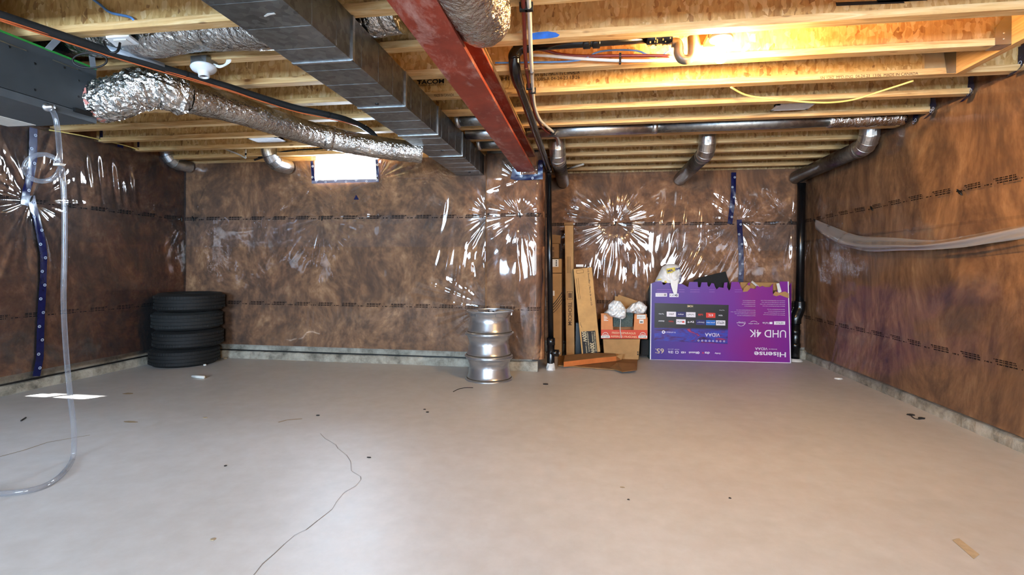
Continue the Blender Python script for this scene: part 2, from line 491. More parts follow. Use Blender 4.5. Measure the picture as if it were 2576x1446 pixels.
# smooth lattice noise
def vn(x, y, seed=0):
    xi, yi = np.floor(x).astype(np.int64), np.floor(y).astype(np.int64)
    xf, yf = x - xi, y - yi
    u, w = xf * xf * (3 - 2 * xf), yf * yf * (3 - 2 * yf)

    def h(a, b):
        k = (a * 374761393 + b * 668265263 + seed * 2147483647) & 0xffffffff
        k = ((k ^ (k >> 13)) * 1274126177) & 0xffffffff
        return ((k ^ (k >> 16)) & 0xffff) / 65535.0
    return (h(xi, yi) * (1 - u) + h(xi + 1, yi) * u) * (1 - w) + (h(xi, yi + 1) * (1 - u) + h(xi + 1, yi + 1) * u) * w


FRAMES = {
    'left': (Vector((XL, 0, 0)), Vector((0, 1, 0)), Vector((1, 0, 0))),
    'back_left': (Vector((0, YB, 0)), Vector((1, 0, 0)), Vector((0, -1, 0))),
    'pilaster': (Vector((0, YC, 0)), Vector((1, 0, 0)), Vector((0, -1, 0))),
    'back_right': (Vector((0, YE, 0)), Vector((1, 0, 0)), Vector((0, -1, 0))),
    'right': (Vector((XR, 0, 0)), Vector((0, 1, 0)), Vector((-1, 0, 0))),
}


def wall_sz(key, u, v):
    o, s, n = FRAMES[key]
    p = atP(u, v, o, n)
    return (p - o).dot(s), p.z


# fastening points where the sheet is pinned and fans out: (u, v, reach, number of folds, strength)
PINS_PX = {
    'left': [(76, 505, 0.75, 34, 1.2), (455, 552, 0.34, 26, 0.5)],
    'back_left': [(487, 550, 0.34, 26, 0.5), (812, 549, 0.62, 22, 0.8), (793, 456, 0.36, 24, 1.0), (948, 452, 0.50, 26, 1.25), (1231, 543, 0.42, 38, 1.3), (1225, 770, 0.5, 40, 0.9)],
    'pilaster': [(1308, 541, 0.34, 34, 1.25), (1310, 452, 0.26, 26, 0.9), (1330, 905, 0.45, 26, 1.0)],
    'back_right': [(1548, 560, 0.50, 44, 1.35), (1862, 556, 0.36, 34, 1.2), (1990, 556, 0.36, 30, 1.1)],
    'right': [(2052, 555, 0.55, 40, 0.55), (2193, 522, 0.25, 20, 0.4), (2425, 484, 0.3, 20, 0.4)],
}
PINS = {k: [wall_sz(k, u, v) + (R, n_, a) for (u, v, R, n_, a) in L] for k, L in PINS_PX.items()}
# loose parallel folds: (u, v, half width m, half height m, lean, wavelength, strength)
FOLDS_PX = {
    'left': [(210, 450, 0.75, 0.24, -0.12, 0.075, 1.0), (30, 440, 0.3, 0.22, 0.1, 0.075, 0.9), (60, 700, 0.5, 0.3, 0.3, 0.1, 0.4)],
    'back_left': [(1090, 545, 0.26, 0.25, 0.12, 0.11, 0.35), (1150, 690, 0.28, 0.28, 0.18, 0.06, 0.6), (700, 790, 1.0, 0.12, 0, 0.05, 0.45)],
    'pilaster': [(1316, 700, 0.09, 0.45, 0, 0.12, 0.7)],
    'back_right': [(1740, 545, 0.42, 0.34, 0.1, 0.075, 1.1), (1555, 712, 0.42, 0.33, 0.0, 0.07, 1.1), (1780, 660, 0.45, 0.2, 0.45, 0.06, 1.0), (1960, 500, 0.15, 0.2, -0.2, 0.06, 1.0)],
    'right': [(2120, 850, 0.8, 0.3, -0.5, 0.09, 0.4)],
}
FOLDS = {k: [wall_sz(k, f[0], f[1]) + tuple(f[2:]) for f in L] for k, L in FOLDS_PX.items()}


def ridged(x, y, seed):
    return 1 - 2 * np.abs(vn(x, y, seed) - 0.5)


def film_off(key, S, Z):
    """distance of the sheet from the batts behind it"""
    S = np.asarray(S, float); Z = np.asarray(Z, float)
    sd = abs(hash_key(key))
    off = 0.012 + 0.024 * vn(S * 2.3, Z * 2.0, sd) + 0.004 * vn(S * 7, Z * 5, sd + 1)
    off = off + 0.0010 * vn(S * 17 + 2.2 * vn(S * 3, Z * 3, sd + 6), Z * 7, sd + 5)
    add = np.zeros_like(off)
    for i, (ps, pz, R, n_, a) in enumerate(PINS[key]):
        dx, dz = S - ps, Z - pz
        r = np.hypot(dx, dz) + 1e-6
        th = np.arctan2(dz, dx) / (2 * math.pi)
        th = np.where(th < 0, th + 1, th)
        Re = R * (0.45 + 1.0 * vn(th * 11, r * 0, sd + 7 * i + 2))
        q = ridged(th * n_, r * 1.2, sd + 11 * i) * 0.5 + vn(th * n_ * 1.9, r * 1.5, sd + 13 * i) * 0.5
        env = np.exp(-(r / Re) ** 4)
        amp = 0.36 * (2 * math.pi * np.minimum(r, 0.42) / n_) * a
        add += (q - 0.5) * amp * env
        off = off * (1 - 0.85 * np.exp(-(r / (0.14 * min(1, a))) ** 2))
    for i, (fs, fz, ws, wz, lean, wl, a) in enumerate(FOLDS[key]):
        dx, dz = S - fs, Z - fz
        c = (dx - lean * dz) / wl
        mk = np.exp(-((dx - lean * dz) / ws) ** 4 - (dz / wz) ** 4)
        wob = vn(S * 3, Z * 2.2, sd + 31 * i) * 1.3
        add += (0.35 * ridged(c + wob, Z * 1.6, sd + 17 * i) + 0.65 * vn(c * 1.6 + wob, Z * 1.3, sd + 19 * i) - 0.5) * wl * 0.30 * a * mk
    return np.maximum(off + add, 0.003)


def hash_key(k): return {'left': 3, 'back_left': 19, 'pilaster': 41, 'back_right': 67, 'right': 97}[k]


def sheet(name, key, s0, s1, z0, z1, step, mat, parent, lift=0.0, hole=None, mod=None):
    o, sd, n = FRAMES[key]
    ns, nz = max(2, int((s1 - s0) / step) + 1), max(2, int((z1 - z0) / step) + 1)
    S, Z = np.meshgrid(np.linspace(s0, s1, ns), np.linspace(z0, z1, nz))
    off = film_off(key, S, Z) + lift
    if mod is not None: off, Z = mod(S, Z, off)
    P = np.array(o)[None, None] + S[..., None] * np.array(sd) + Z[..., None] * np.array((0, 0, 1)) + off[..., None] * np.array(n)
    loc = ROOTLOC[parent.name]
    V = (P.reshape(-1, 3) - loc)
    idx = np.arange(ns * nz).reshape(nz, ns)
    Fq = np.stack([idx[:-1, :-1], idx[:-1, 1:], idx[1:, 1:], idx[1:, :-1]], -1).reshape(-1, 4)
    if sd.cross(up).dot(n) < 0: Fq = Fq[:, ::-1]
    if hole is not None:
        cs = (S[:-1, :-1] + S[1:, 1:]).ravel() / 2; cz = (Z[:-1, :-1] + Z[1:, 1:]).ravel() / 2
        Fq = Fq[~((cs > hole[0]) & (cs < hole[1]) & (cz > hole[2]) & (cz < hole[3]))]
    me = bpy.data.meshes.new(name)
    me.vertices.add(len(V)); me.vertices.foreach_set('co', V.ravel())
    me.loops.add(Fq.size); me.loops.foreach_set('vertex_index', Fq.ravel())
    me.polygons.add(len(Fq)); me.polygons.foreach_set('loop_start', np.arange(0, Fq.size, 4))
    me.polygons.foreach_set('loop_total', np.full(len(Fq), 4)); me.polygons.foreach_set('use_smooth', np.ones(len(Fq), bool))
    me.update(calc_edges=True); me.validate()
    me.materials.append(M[mat])
    ob = bpy.data.objects.new(name, me); COL.objects.link(ob); ob.parent = parent
    ROOTLOC[ob.name] = loc
    return ob


# ------------------------------------------------------------------ structure
def build_structure():
    fl = B().box(-5.0, 2.85, YREAR - 0.2, 6.8, -0.12, 0).obj('floor', 'floor', kind='structure', label='smooth pale grey concrete basement floor', base=False)
    # hairline crack across the slab
    path = [(806, 1090), (818, 1103), (845, 1118), (850, 1128), (872, 1144), (882, 1160), (884, 1184), (907, 1198), (908, 1206), (895, 1222), (866, 1238), (846, 1262), (836, 1280), (800, 1308), (770, 1332), (742, 1345), (715, 1368), (690, 1392), (660, 1418), (638, 1446)]
    b = B()
    for i in range(len(path) - 1):
        p, q = atZ(*path[i], 0.0012), atZ(*path[i + 1], 0.0012)
        t = (q - p).normalized(); w = Vector((-t.y, t.x, 0)) * random.uniform(0.0007, 0.0019)
        b.quad(p - w, p + w, q + w, q - w)
    b.obj('crack', 'crack', fl, label='thin wandering hairline crack')
    for pts, wd in (([(0, 1148), (60, 1132), (120, 1112), (190, 1100), (226, 1094)], 0.004), ([(700, 1062), (722, 1056), (760, 1053)], 0.008)):
        b = B()
        for i in range(len(pts) - 1):
            p, q = atZ(*pts[i], 0.001), atZ(*pts[i + 1], 0.001); t = (q - p).normalized(); w = Vector((-t.y, t.x, 0)) * wd
            b.quad(p - w, p + w, q + w, q - w)
        b.obj('scuff_mark', 'stain', fl)

    # foundation walls with batts and plastic sheets
    wl = B().box(-5.0, -4.80, YREAR, YB + 0.03, 0, TOP + 0.2).obj('wall_left', 'curb', kind='structure', label='left foundation wall insulated with brown batts under clear plastic', base=False)
    wb = B().box(-5.0, XC0 + 0.1, YB + 0.03, YB + 0.2, 0, WIN[2]).box(-5.0, WIN[0], YB + 0.03, YB + 0.2, WIN[2], TOP + 0.2).box(WIN[1], XC0 + 0.1, YB + 0.03, YB + 0.2, WIN[2], TOP + 0.2).box(WIN[0], WIN[1], YB + 0.03, YB + 0.2, WIN[3], TOP + 0.2) \
        .obj('wall_back', 'curb', kind='structure', label='far foundation wall with the small window, brown batts under clear plastic', base=False)
    wp = B().box(XC0 + 0.05, XC1 - 0.13, YC + 0.03, 6.7, 0, TOP + 0.2).obj('wall_pilaster', 'curb', kind='structure', label='wall end under the steel beam, wrapped in brown batts and clear plastic', base=False)
    we = B().box(-0.6, 2.85, YE + 0.03, YE + 0.25, 0, TOP + 0.2).obj('wall_back_right', 'curb', kind='structure', label='recessed far wall behind the cartons, brown batts under wrinkled plastic', base=False)
    wr = B().box(2.60, 2.85, YREAR, YE + 0.03, 0, TOP + 0.2).obj('wall_right', 'curb', kind='structure', label='right foundation wall of brown batts under clear plastic with a sagging fold', base=False)
    # wall behind the camera, with openings for the two added windows
    ra = YREAR - 0.2; xs = [-5.0, -2.7, -1.3, 0.5, 1.9, 2.85]; b = B()
    for k in range(5):
        if k in (1, 3): b.box(xs[k], xs[k + 1], ra, YREAR, 0, 0.9).box(xs[k], xs[k + 1], ra, YREAR, 2.05, TOP + 0.2)
        else: b.box(xs[k], xs[k + 1], ra, YREAR, 0, TOP + 0.2)
    wq = b.obj('wall_rear', 'fibre', kind='structure', base=False, label='rear foundation wall with two added windows, brown insulated')
    # batts
    B().box(XL - 0.035, XL, YREAR, YB + 0.03, 0.16, H).obj('insulation', 'fibre', wl)
    B().box(XL - 0.035, WIN[0], YB, YB + 0.035, 0.16, H).box(WIN[0], WIN[1], YB, YB + 0.035, 0.16, WIN[2]).box(WIN[1], XC0, YB, YB + 0.035, 0.16, H).obj('insulation', 'fibre', wb)
    # rounded batt wrap around the wall end
    prof = [(XC0, YB), (XC0 + 0.012, YC + 0.02), (XC0 + 0.04, YC)] + [(XC0 + 0.1 + i * (XC1 - XC0 - 0.2) / 4, YC) for i in range(5)] + [(XC1 - 0.06, YC + 0.008), (XC1 - 0.025, YC + 0.025), (XC1 - 0.006, YC + 0.06), (XC1, YC + 0.12), (XC1 - 0.1, YE)]
    b = B(); n = len(prof); b.v = [Vector((x, y, z)) for z in (0.12, H) for x, y in prof]
    b.f = [(i, i + 1, n + i + 1, n + i) for i in range(n - 1)]
    b.obj('insulation', 'fibre', wp)
    B().box(XC1 - 0.12, XR, YE, YE + 0.035, 0.14, H).obj('insulation', 'fibre', we)
    B().box(XR, XR + 0.035, YREAR, YE + 0.03, 0.09, H).obj('insulation', 'fibre_lit', wr)
    # rim batts between the joist ends
    B().box(XL - 0.035, XL - 0.02, YREAR, YB, H, TOP).obj('rim_insulation', 'fibre', wl)
    B().box(XL, WIN[0] - 0.06, YB + 0.012, YB + 0.03, H, TOP).box(WIN[1] + 0.06, XC0, YB + 0.012, YB + 0.03, H, TOP).obj('rim_insulation', 'spruce', wb)
    B().box(XC1 - 0.12, XR, YE + 0.012, YE + 0.03, H, TOP).obj('rim_insulation', 'osb', we)
    B().box(XR + 0.012, XR + 0.03, YREAR, YE, H, TOP).obj('rim_insulation', 'fibre', wr)
    # sheets: an upper and a lower one overlap between 1.31 m and 1.64 m
    st = 0.0055
    hole = (WIN[0] - 0.02, WIN[1] + 0.02, WIN[2] - 0.02, 3)
    sheet('plastic_sheet', 'left', 2.6, YB - 0.012, 1.30, H + 0.012, 0.008, 'film', wl, 0.004)
    sheet('plastic_sheet', 'left', 2.6, YB - 0.012, 0.13, 1.645, 0.008, 'film', wl)
    sheet('plastic_sheet', 'left', YREAR + 0.02, 2.6, 0.13, H, 0.03, 'film', wl)
    sheet('plastic_sheet', 'back_left', XL + 0.012, XC0 + 0.01, 1.30, H + 0.012, 0.0065, 'film', wb, 0.004, hole)
    sheet('plastic_sheet', 'back_left', XL + 0.012, XC0 + 0.01, 0.15, 1.645, 0.0075, 'film', wb)

    def wrap(S, Z, off):
        t = np.clip((S - (XC1 - 0.10)) / 0.11, 0, 1)
        off = off - 0.14 * t ** 2.2
        return off, Z - 0.03 * vn(S * 7, Z * 0, 3) * np.clip((0.3 - Z) / 0.2, 0, 1)
    sheet('plastic_sheet', 'pilaster', XC0 + 0.035, XC1 + 0.012, 1.30, H + 0.012, st, 'film', wp, 0.004, mod=wrap)
    sheet('plastic_sheet', 'pilaster', XC0 + 0.035, XC1 + 0.012, 0.09, 1.645, st, 'film', wp, mod=wrap)
    sheet('plastic_sheet', 'back_right', XC1 - 0.08, XR - 0.012, 1.30, H + 0.012, st, 'film', we, 0.004)
    sheet('plastic_sheet', 'back_right', XC1 - 0.08, XR - 0.012, 0.13, 1.645, st, 'film', we)
    sheet('plastic_sheet', 'right', 2.3, YE - 0.012, 1.40, H + 0.012, 0.011, 'film_right', wr, 0.004)
    sheet('plastic_sheet', 'right', 2.3, YE - 0.012, 0.085, 1.42, 0.011, 'film_right', wr)
    sheet('plastic_sheet', 'right', YREAR + 0.02, 2.3, 0.1, H, 0.05, 'film_right', wr)
    # sagging slack of the sheet on the right wall
    top = [(2054, 552), (2100, 570), (2165, 592), (2260, 598), (2355, 604), (2440, 592), (2510, 578), (2576, 564), (2680, 540)]
    bot = [(2056, 575), (2100, 606), (2140, 620), (2200, 632), (2290, 630), (2370, 628), (2450, 622), (2520, 612), (2580, 604), (2690, 588)]
    bot = bot[:1] + bot[1:]
    tp = spline([atX(u, v, XR - 0.03) for u, v in top], 10); bp = spline([atX(u, v, XR - 0.05) for u, v in bot], 10)
    N = 90; rows = 12; V = []
    for i in range(N + 1):
        t = i / N; a = tp[int(t * (len(tp) - 1))]; c = bp[int(t * (len(bp) - 1))]
        for k in range(rows + 1):
            w = k / rows; p = a.lerp(c, w)
            bulge = 0.075 * math.sin(w * math.pi * 0.8) * min(1, 4 * t + 0.15) + 0.012 * math.sin(3.2 * w * math.pi + 5 * t) * min(1, 3 * t)
            V.append(p + Vector((-bulge - 0.012, 0, 0)))
    Fs = [(i * (rows + 1) + k, i * (rows + 1) + k + 1, (i + 1) * (rows + 1) + k + 1, (i + 1) * (rows + 1) + k) for i in range(N) for k in range(rows)]
    mesh_obj('slack_fold', V, Fs, 'film_fold', wr, smooth=True, label='milky sagging fold of slack plastic')
    # black fixing pins
    for key, par, L in (('left', wl, [(455, 552), (76, 500)]), ('back_left', wb, [(487, 550), (812, 549), (793, 452), (950, 450), (1232, 543)]), ('pilaster', wp, [(1308, 541)]),
                        ('back_right', we, [(1548, 562), (1990, 558)]), ('right', wr, [(2052, 555), (2196, 524), (2418, 483)])):
        o, sd, n_ = FRAMES[key]
        for (u, v) in L:
            s_, z_ = wall_sz(key, u, v); c = o + sd * s_ + up * z_ + n_ * 0.012
            lean = random.uniform(-0.4, 0.4) if key != 'right' else 1.0
            ax = (up + sd * lean).normalized()
            B().tube([c - ax * 0.032, c - ax * 0.015, c + ax * 0.015, c + ax * 0.032], [0.003, 0.008, 0.008, 0.003], 8).obj('insulation_pin', 'black', par, smooth=True)

    # concrete curbs
    def curb(name, a, c, ht, th, nrm, label):
        a, c, nrm = Vector(a), Vector(c), Vector(nrm); L = (c - a).length; t = (c - a) / L; N = int(L / 0.06); V = []; Fc = []
        for i in range(N + 1):
            p = a + t * (L * i / N); j1 = 0.007 * (random.random() - 0.5); j2 = 0.010 * (random.random() - 0.5)
            V += [p + nrm * (th + j2 * 0.8), p + nrm * (th + j2 * 0.8) + up * (ht * 0.5), p + nrm * (th - 0.008 + j2) + up * (ht - 0.008 + j1), p + nrm * (th - 0.02) + up * (ht + j1), p + up * (ht + j1)]
        for i in range(N):
            for k in range(4): Fc.append((i * 5 + k, i * 5 + 5 + k, i * 5 + 6 + k, i * 5 + 1 + k))
        Fc += [(0, 1, 2, 3, 4), tuple(N * 5 + k for k in (4, 3, 2, 1, 0))]
        return mesh_obj(name, V, Fc, 'curb', None, label, None, kind='structure')
    curb('baseboard_left', (-4.805, YREAR, 0), (-4.805, 5.37, 0), 0.082, 0.05, (1, 0, 0), 'rough concrete curb along the left wall')
    curb('baseboard_back', (-4.8, 5.38, 0), (XC0, 5.38, 0), 0.085, 0.05, (0, -1, 0), 'rough concrete curb under the far wall with the window')
    curb('baseboard_pilaster', (XC0, 5.30, 0), (-0.52, 5.30, 0), 0.10, 0.085, (0, -1, 0), 'short concrete curb under the wall end')
    curb('baseboard_back_right', (-0.55, 6.53, 0), (2.6, 6.53, 0), 0.11, 0.055, (0, -1, 0), 'concrete curb behind the cartons')
    curb('baseboard_right', (2.605, YREAR, 0), (2.605, 6.5, 0), 0.085, 0.045, (-1, 0, 0), 'narrow bluish concrete curb along the right wall')
    # black strip painted in for the dark gap between curb and wall
    B().box(-4.80, -4.772, 2.4, 5.36, 0.083, 0.094).obj('gap_strip', 'black', wl)
    B().box(-4.77, XC0, 5.352, 5.376, 0.086, 0.097).obj('gap_strip', 'black', wb)

    # ceiling: subfloor and I-joists
    ce = B().box(-5.0, -0.6, YREAR - 0.2, YB + 0.2, TOP, TOP + 0.02).box(-0.6, 2.85, YREAR - 0.2, 6.8, TOP, TOP + 0.02).obj('ceiling', 'osb', kind='structure', label='underside of the strand board floor on wooden I-joists', base=False)
    YJ1, SP, FW, FH = 2.6885, 0.406, 0.064, 0.038
    webs = {}
    for j in range(-12, 11):
        y1 = YJ1 + SP * (j - 1); y0 = y1 - FW
        x0 = XL - 0.02; x1 = XR - 0.005
        if j <= 2: x1 = 2.198
        if j >= 8: x0 = XC1 - 0.10
        key = (round(x0, 3), round(x1, 3)); base = Vector((0, y0, 0))
        if key not in webs:
            w = B().box(x0, x1, FW / 2 - 0.0055, FW / 2 + 0.0055, H + FH, TOP - FH)
            f1 = B().box(x0, x1, 0, FW, H, H + FH); f2 = B().box(x0, x1, 0, FW, TOP - FH, TOP)
            webs[key] = []
            for nm, bb, mt in (('joist', w, 'osb'), ('bottom_flange', f1, 'spruce'), ('top_flange', f2, 'spruce')):
                me = bpy.data.meshes.new(nm); me.from_pydata([tuple(p) for p in bb.v], [], bb.f); me.materials.append(M[mt]); webs[key].append((nm, me))
        (n0, m0), (n1, m1), (n2, m2) = webs[key]
        jo = bpy.data.objects.new('joist', m0); COL.objects.link(jo); jo.parent = ce; jo.location = base; ROOTLOC[jo.name] = np.zeros(3)
        for nm, me in ((n1, m1), (n2, m2)):
            fo = bpy.data.objects.new(nm, me); COL.objects.link(fo); fo.parent = jo; ROOTLOC[fo.name] = np.zeros(3)
    # printing on webs and flanges
    Y2w = YJ1 + SP * 2 - FW / 2 - 0.0065

    def joist_text(body, u0, u1, v0, v1, j, web, mat='ink', bold=0.0):
        Yw = YJ1 + SP * (j - 1) - (FW / 2 + 0.006 if web else FW + 0.0008)
        a, c_ = atY((u0 + u1) / 2, (v0 + v1) / 2, Yw), None
        w = (atY(u1, (v0 + v1) / 2, Yw) - atY(u0, (v0 + v1) / 2, Yw)).length; h = (atY(u0, v0, Yw) - atY(u0, v1, Yw)).length
        text_obj('printed_lettering', body, a, (1, 0, 0), (0, 0, 1), w, h, mat, ce, 0.0006, bold)
    joist_text('TACOM', 1049, 1117, 200, 211, 3, True, bold=0.03)
    joist_text('ENGINEERED WOOD PRODUCTS', 1049, 1117, 212, 216, 3, True)
    joist_text('SN 1262 MADE IN CANADA', 1345, 1458, 180, 189, 3, True)
    joist_text('13085-R 04-24-23 13:26', 1345, 1458, 193, 201, 3, True)
    joist_text('H123', 1262, 1304, 192, 202, 3, True)
    joist_text('MADE IN CANADA', 1092, 1142, 236, 243, 3, False, 'ink_brown')
    joist_text('SN 1262  MFD-ENG  04-24-23  13:06  MADE IN CANADA', 2062, 2308, 187, 194, 3, False, 'ink_brown')
    # blue paint sprayed on a flange
    Yf = YJ1 - FW - 0.0008
    b = B(); pl = [(1338, 84), (1352, 81), (1378, 79), (1398, 82), (1408, 88), (1402, 93), (1385, 96), (1338, 100)]
    b.slab([atY(u, v, Yf) for u, v in pl], (0, -1, 0), 0.0008); b.obj('blue_paint', 'spray_blue', ce)
    # stencilled stripe on the web beside the lamp
    Yw0 = YJ1 - FW / 2 - 0.0062
    b = B()
    for pl in ([(2102, 6), (2270, 0), (2276, 8), (2200, 11), (2104, 15)], [(2205, 0), (2300, -4), (2302, 2), (2208, 7)], [(2245, -2), (2330, -6), (2332, 1), (2240, 6)]):
        b.slab([atY(u, v, Yw0) for u, v in pl], (0, -1, 0), 0.0008)
    b.obj('stencil_mark', 'ink', ce)
    # header on the right that carries the shortened joists
    hd = B().box(2.20, 2.245, -3.0, YJ1 + 2 * SP - FW, H - 0.004, TOP - 0.002).obj('ceiling_header', 'header', kind='structure', label='wooden header board carrying the joist hangers beside the right wall', base=False)
    # far window
    x0, x1, z0, z1 = WIN
    w1 = thing('window_1', ((x0 + x1) / 2, YB + 0.12, z0), 'small bright basement window in the far wall', None, kind='structure')
    fr = B(); y0, y1 = YB + 0.10, YB + 0.15
    for q in ((x0, x0 + 0.03, z0, z1), (x1 - 0.03, x1, z0, z1), (x0, x1, z0, z0 + 0.03), (x0, x1, z1 - 0.03, z1)): fr.box(q[0], q[1], y0, y1, q[2], q[3])
    fr.obj('frame', 'window_frame', w1)
    B().box(-2.745, -2.715, y0, y1, z0 + 0.03, z1 - 0.03).obj('mullion', 'window_frame', w1)
    for a, c in ((x0 + 0.03, -2.745), (-2.715, x1 - 0.03)):
        B().quad((a, YB + 0.125, z0 + 0.03), (c, YB + 0.125, z0 + 0.03), (c, YB + 0.125, z1 - 0.03), (a, YB + 0.125, z1 - 0.03)).obj('pane', 'glass', w1)
    # unseen windows added to the rear wall as a source of daylight
    for k, (a, c) in enumerate(((-2.7, -1.3), (0.5, 1.9))):
        w2 = thing('window_%d' % (k + 2), ((a + c) / 2, YREAR - 0.1, 0.9), 'added window in the unseen rear wall', None, kind='structure')
        fr = B(); m_ = (a + c) / 2
        for q in ((a, a + 0.06, 0.9, 2.05), (c - 0.06, c, 0.9, 2.05), (m_ - 0.03, m_ + 0.03, 0.9, 2.05), (a, c, 0.9, 0.96), (a, c, 1.99, 2.05)): fr.box(q[0], q[1], YREAR - 0.13, YREAR - 0.07, q[2], q[3])
        fr.obj('frame', 'window_frame', w2); B().quad((a, YREAR - 0.1, 0.96), (c, YREAR - 0.1, 0.96), (c, YREAR - 0.1, 1.99), (a, YREAR - 0.1, 1.99)).obj('pane', 'glass', w2)
    return dict(fl=fl, wl=wl, wb=wb, wp=wp, we=we, wr=wr, ce=ce)


ST = build_structure()
JY = lambda j: 2.6885 + 0.406 * (j - 1)      # far lower edge of joist j


# ------------------------------------------------------------------ steel beam and trunk duct
def build_beam():
    x0, x1, zb, zt, y0, y1 = -0.745, -0.561, 2.078, 2.247, YREAR + 0.02, YC + 0.0
    bm = thing('steel_beam', ((x0 + x1) / 2, 1.0, zb), 'red oxide painted steel I-beam running under the joists into the wall', 'beam')
    xm = (x0 + x1) / 2
    B().box(x0, x1, y0, y1, zb, zb + 0.019).obj('bottom_flange', 'oxide', bm)
    B().box(x0, x1, y0, y1, zt - 0.014, zt).obj('top_flange', 'oxide', bm)
    B().box(xm - 0.006, xm + 0.006, y0, y1, zb + 0.019, zt - 0.014).obj('web', 'oxide', bm)
    B().box(x1 - 0.045, x1 - 0.012, 2.16, y1, zb + 0.019, zb + 0.044).obj('flange_bar', 'oxide', bm)
    B().box(x0 + 0.002, x1 - 0.002, y0, y1, zt, H).obj('wood_plate', 'spruce', bm)


def build_duct():
    x0, x1, zb = -1.418, -1.118, 2.071
    ends = [YREAR + 0.02, 1.2, 2.02]
    # joints seen on the underside
    js = [atZ(880, 152, zb).y, atZ(1000, 268, zb).y, atZ(1112, 338, zb).y, atZ(1168, 392, zb).y]
    ys = [YREAR + 0.02, 0.6] + js + [5.30]
    tr = thing('trunk_duct', ((x0 + x1) / 2, 1.0, zb), 'long rectangular galvanised trunk duct hung under the joists', 'duct')
    for i in range(len(ys) - 1):
        o = 0.0 if i < len(ys) - 3 else (0.0 if i < len(ys) - 2 else 0.0)
        b = B(); a, c = ys[i] + 0.001, ys[i + 1] - 0.001
        b.box(x0, x1, a, c, zb, H - 0.004)
        b.obj('duct_section', 'galv', tr)
        # shallow cross ribs stamped in the sheet
        rb = B(); k = a + 0.1
        while k < c - 0.05:
            rb.box(x0 + 0.004, x1 - 0.004, k, k + 0.002, zb - 0.0006, zb + 0.001)
            rb.box(x1 - 0.001, x1 + 0.0009, k, k + 0.002, zb + 0.005, H - 0.012); k += 0.2
        rb.obj('stamped_rib', 'galv', tr, kind='stuff')
    for y in js:
        b = B().box(x0 - 0.004, x1 + 0.006, y - 0.006, y + 0.010, zb - 0.004, zb + 0.001).box(x1, x1 + 0.008, y - 0.010, y + 0.012, zb - 0.004, H - 0.004).box(x0 - 0.006, x0, y - 0.010, y + 0.012, zb - 0.004, H - 0.004)
        b.obj('joint_cleat', 'galv_bright', tr)
    # plugs and screw holes on the underside
    for (u, v) in ((948, 261), (1112, 379), (1181, 433)):
        p = atZ(u, v, zb - 0.001); B().lathe([(0.0, -0.004), (0.012, -0.004), (0.012, 0.002)], p, 14).obj('plug', 'black', tr)
    # smear of sealant
    p = atZ(678, 38, zb - 0.001); B().slab([atZ(*q, zb - 0.0015) for q in ((664, 41), (672, 35), (690, 33), (694, 36), (680, 38), (667, 43))], (0, 0, 1), 0.001).obj('sealant_smear', 'white_plastic', tr)


build_beam(); build_duct()


# ------------------------------------------------------------------ ducts
def crumple_tube(b, pts, r, seg, amp, seed, rings=0):
    rnd = np.random.RandomState(seed); n = len(pts); tab = rnd.rand(n + 1, seg)
    tab2 = rnd.rand(n + 1)
    def sq(i, a):
        k = int(round(a / (2 * math.pi) * seg)) % seg
        return 1 + amp * (tab[i, k] - 0.5) + rings * (tab2[i] - 0.5)
    b.tube(pts, r, seg, squash=sq); return b


def resample(pts, step):
    out = [pts[0]]; acc = 0
    for i in range(len(pts) - 1):
        a, c = pts[i], pts[i + 1]; L = (c - a).length; d = step - acc
        while d < L:
            out.append(a.lerp(c, d / L)); d += step
        acc = L - (d - step)
    out.append(pts[-1]); return out


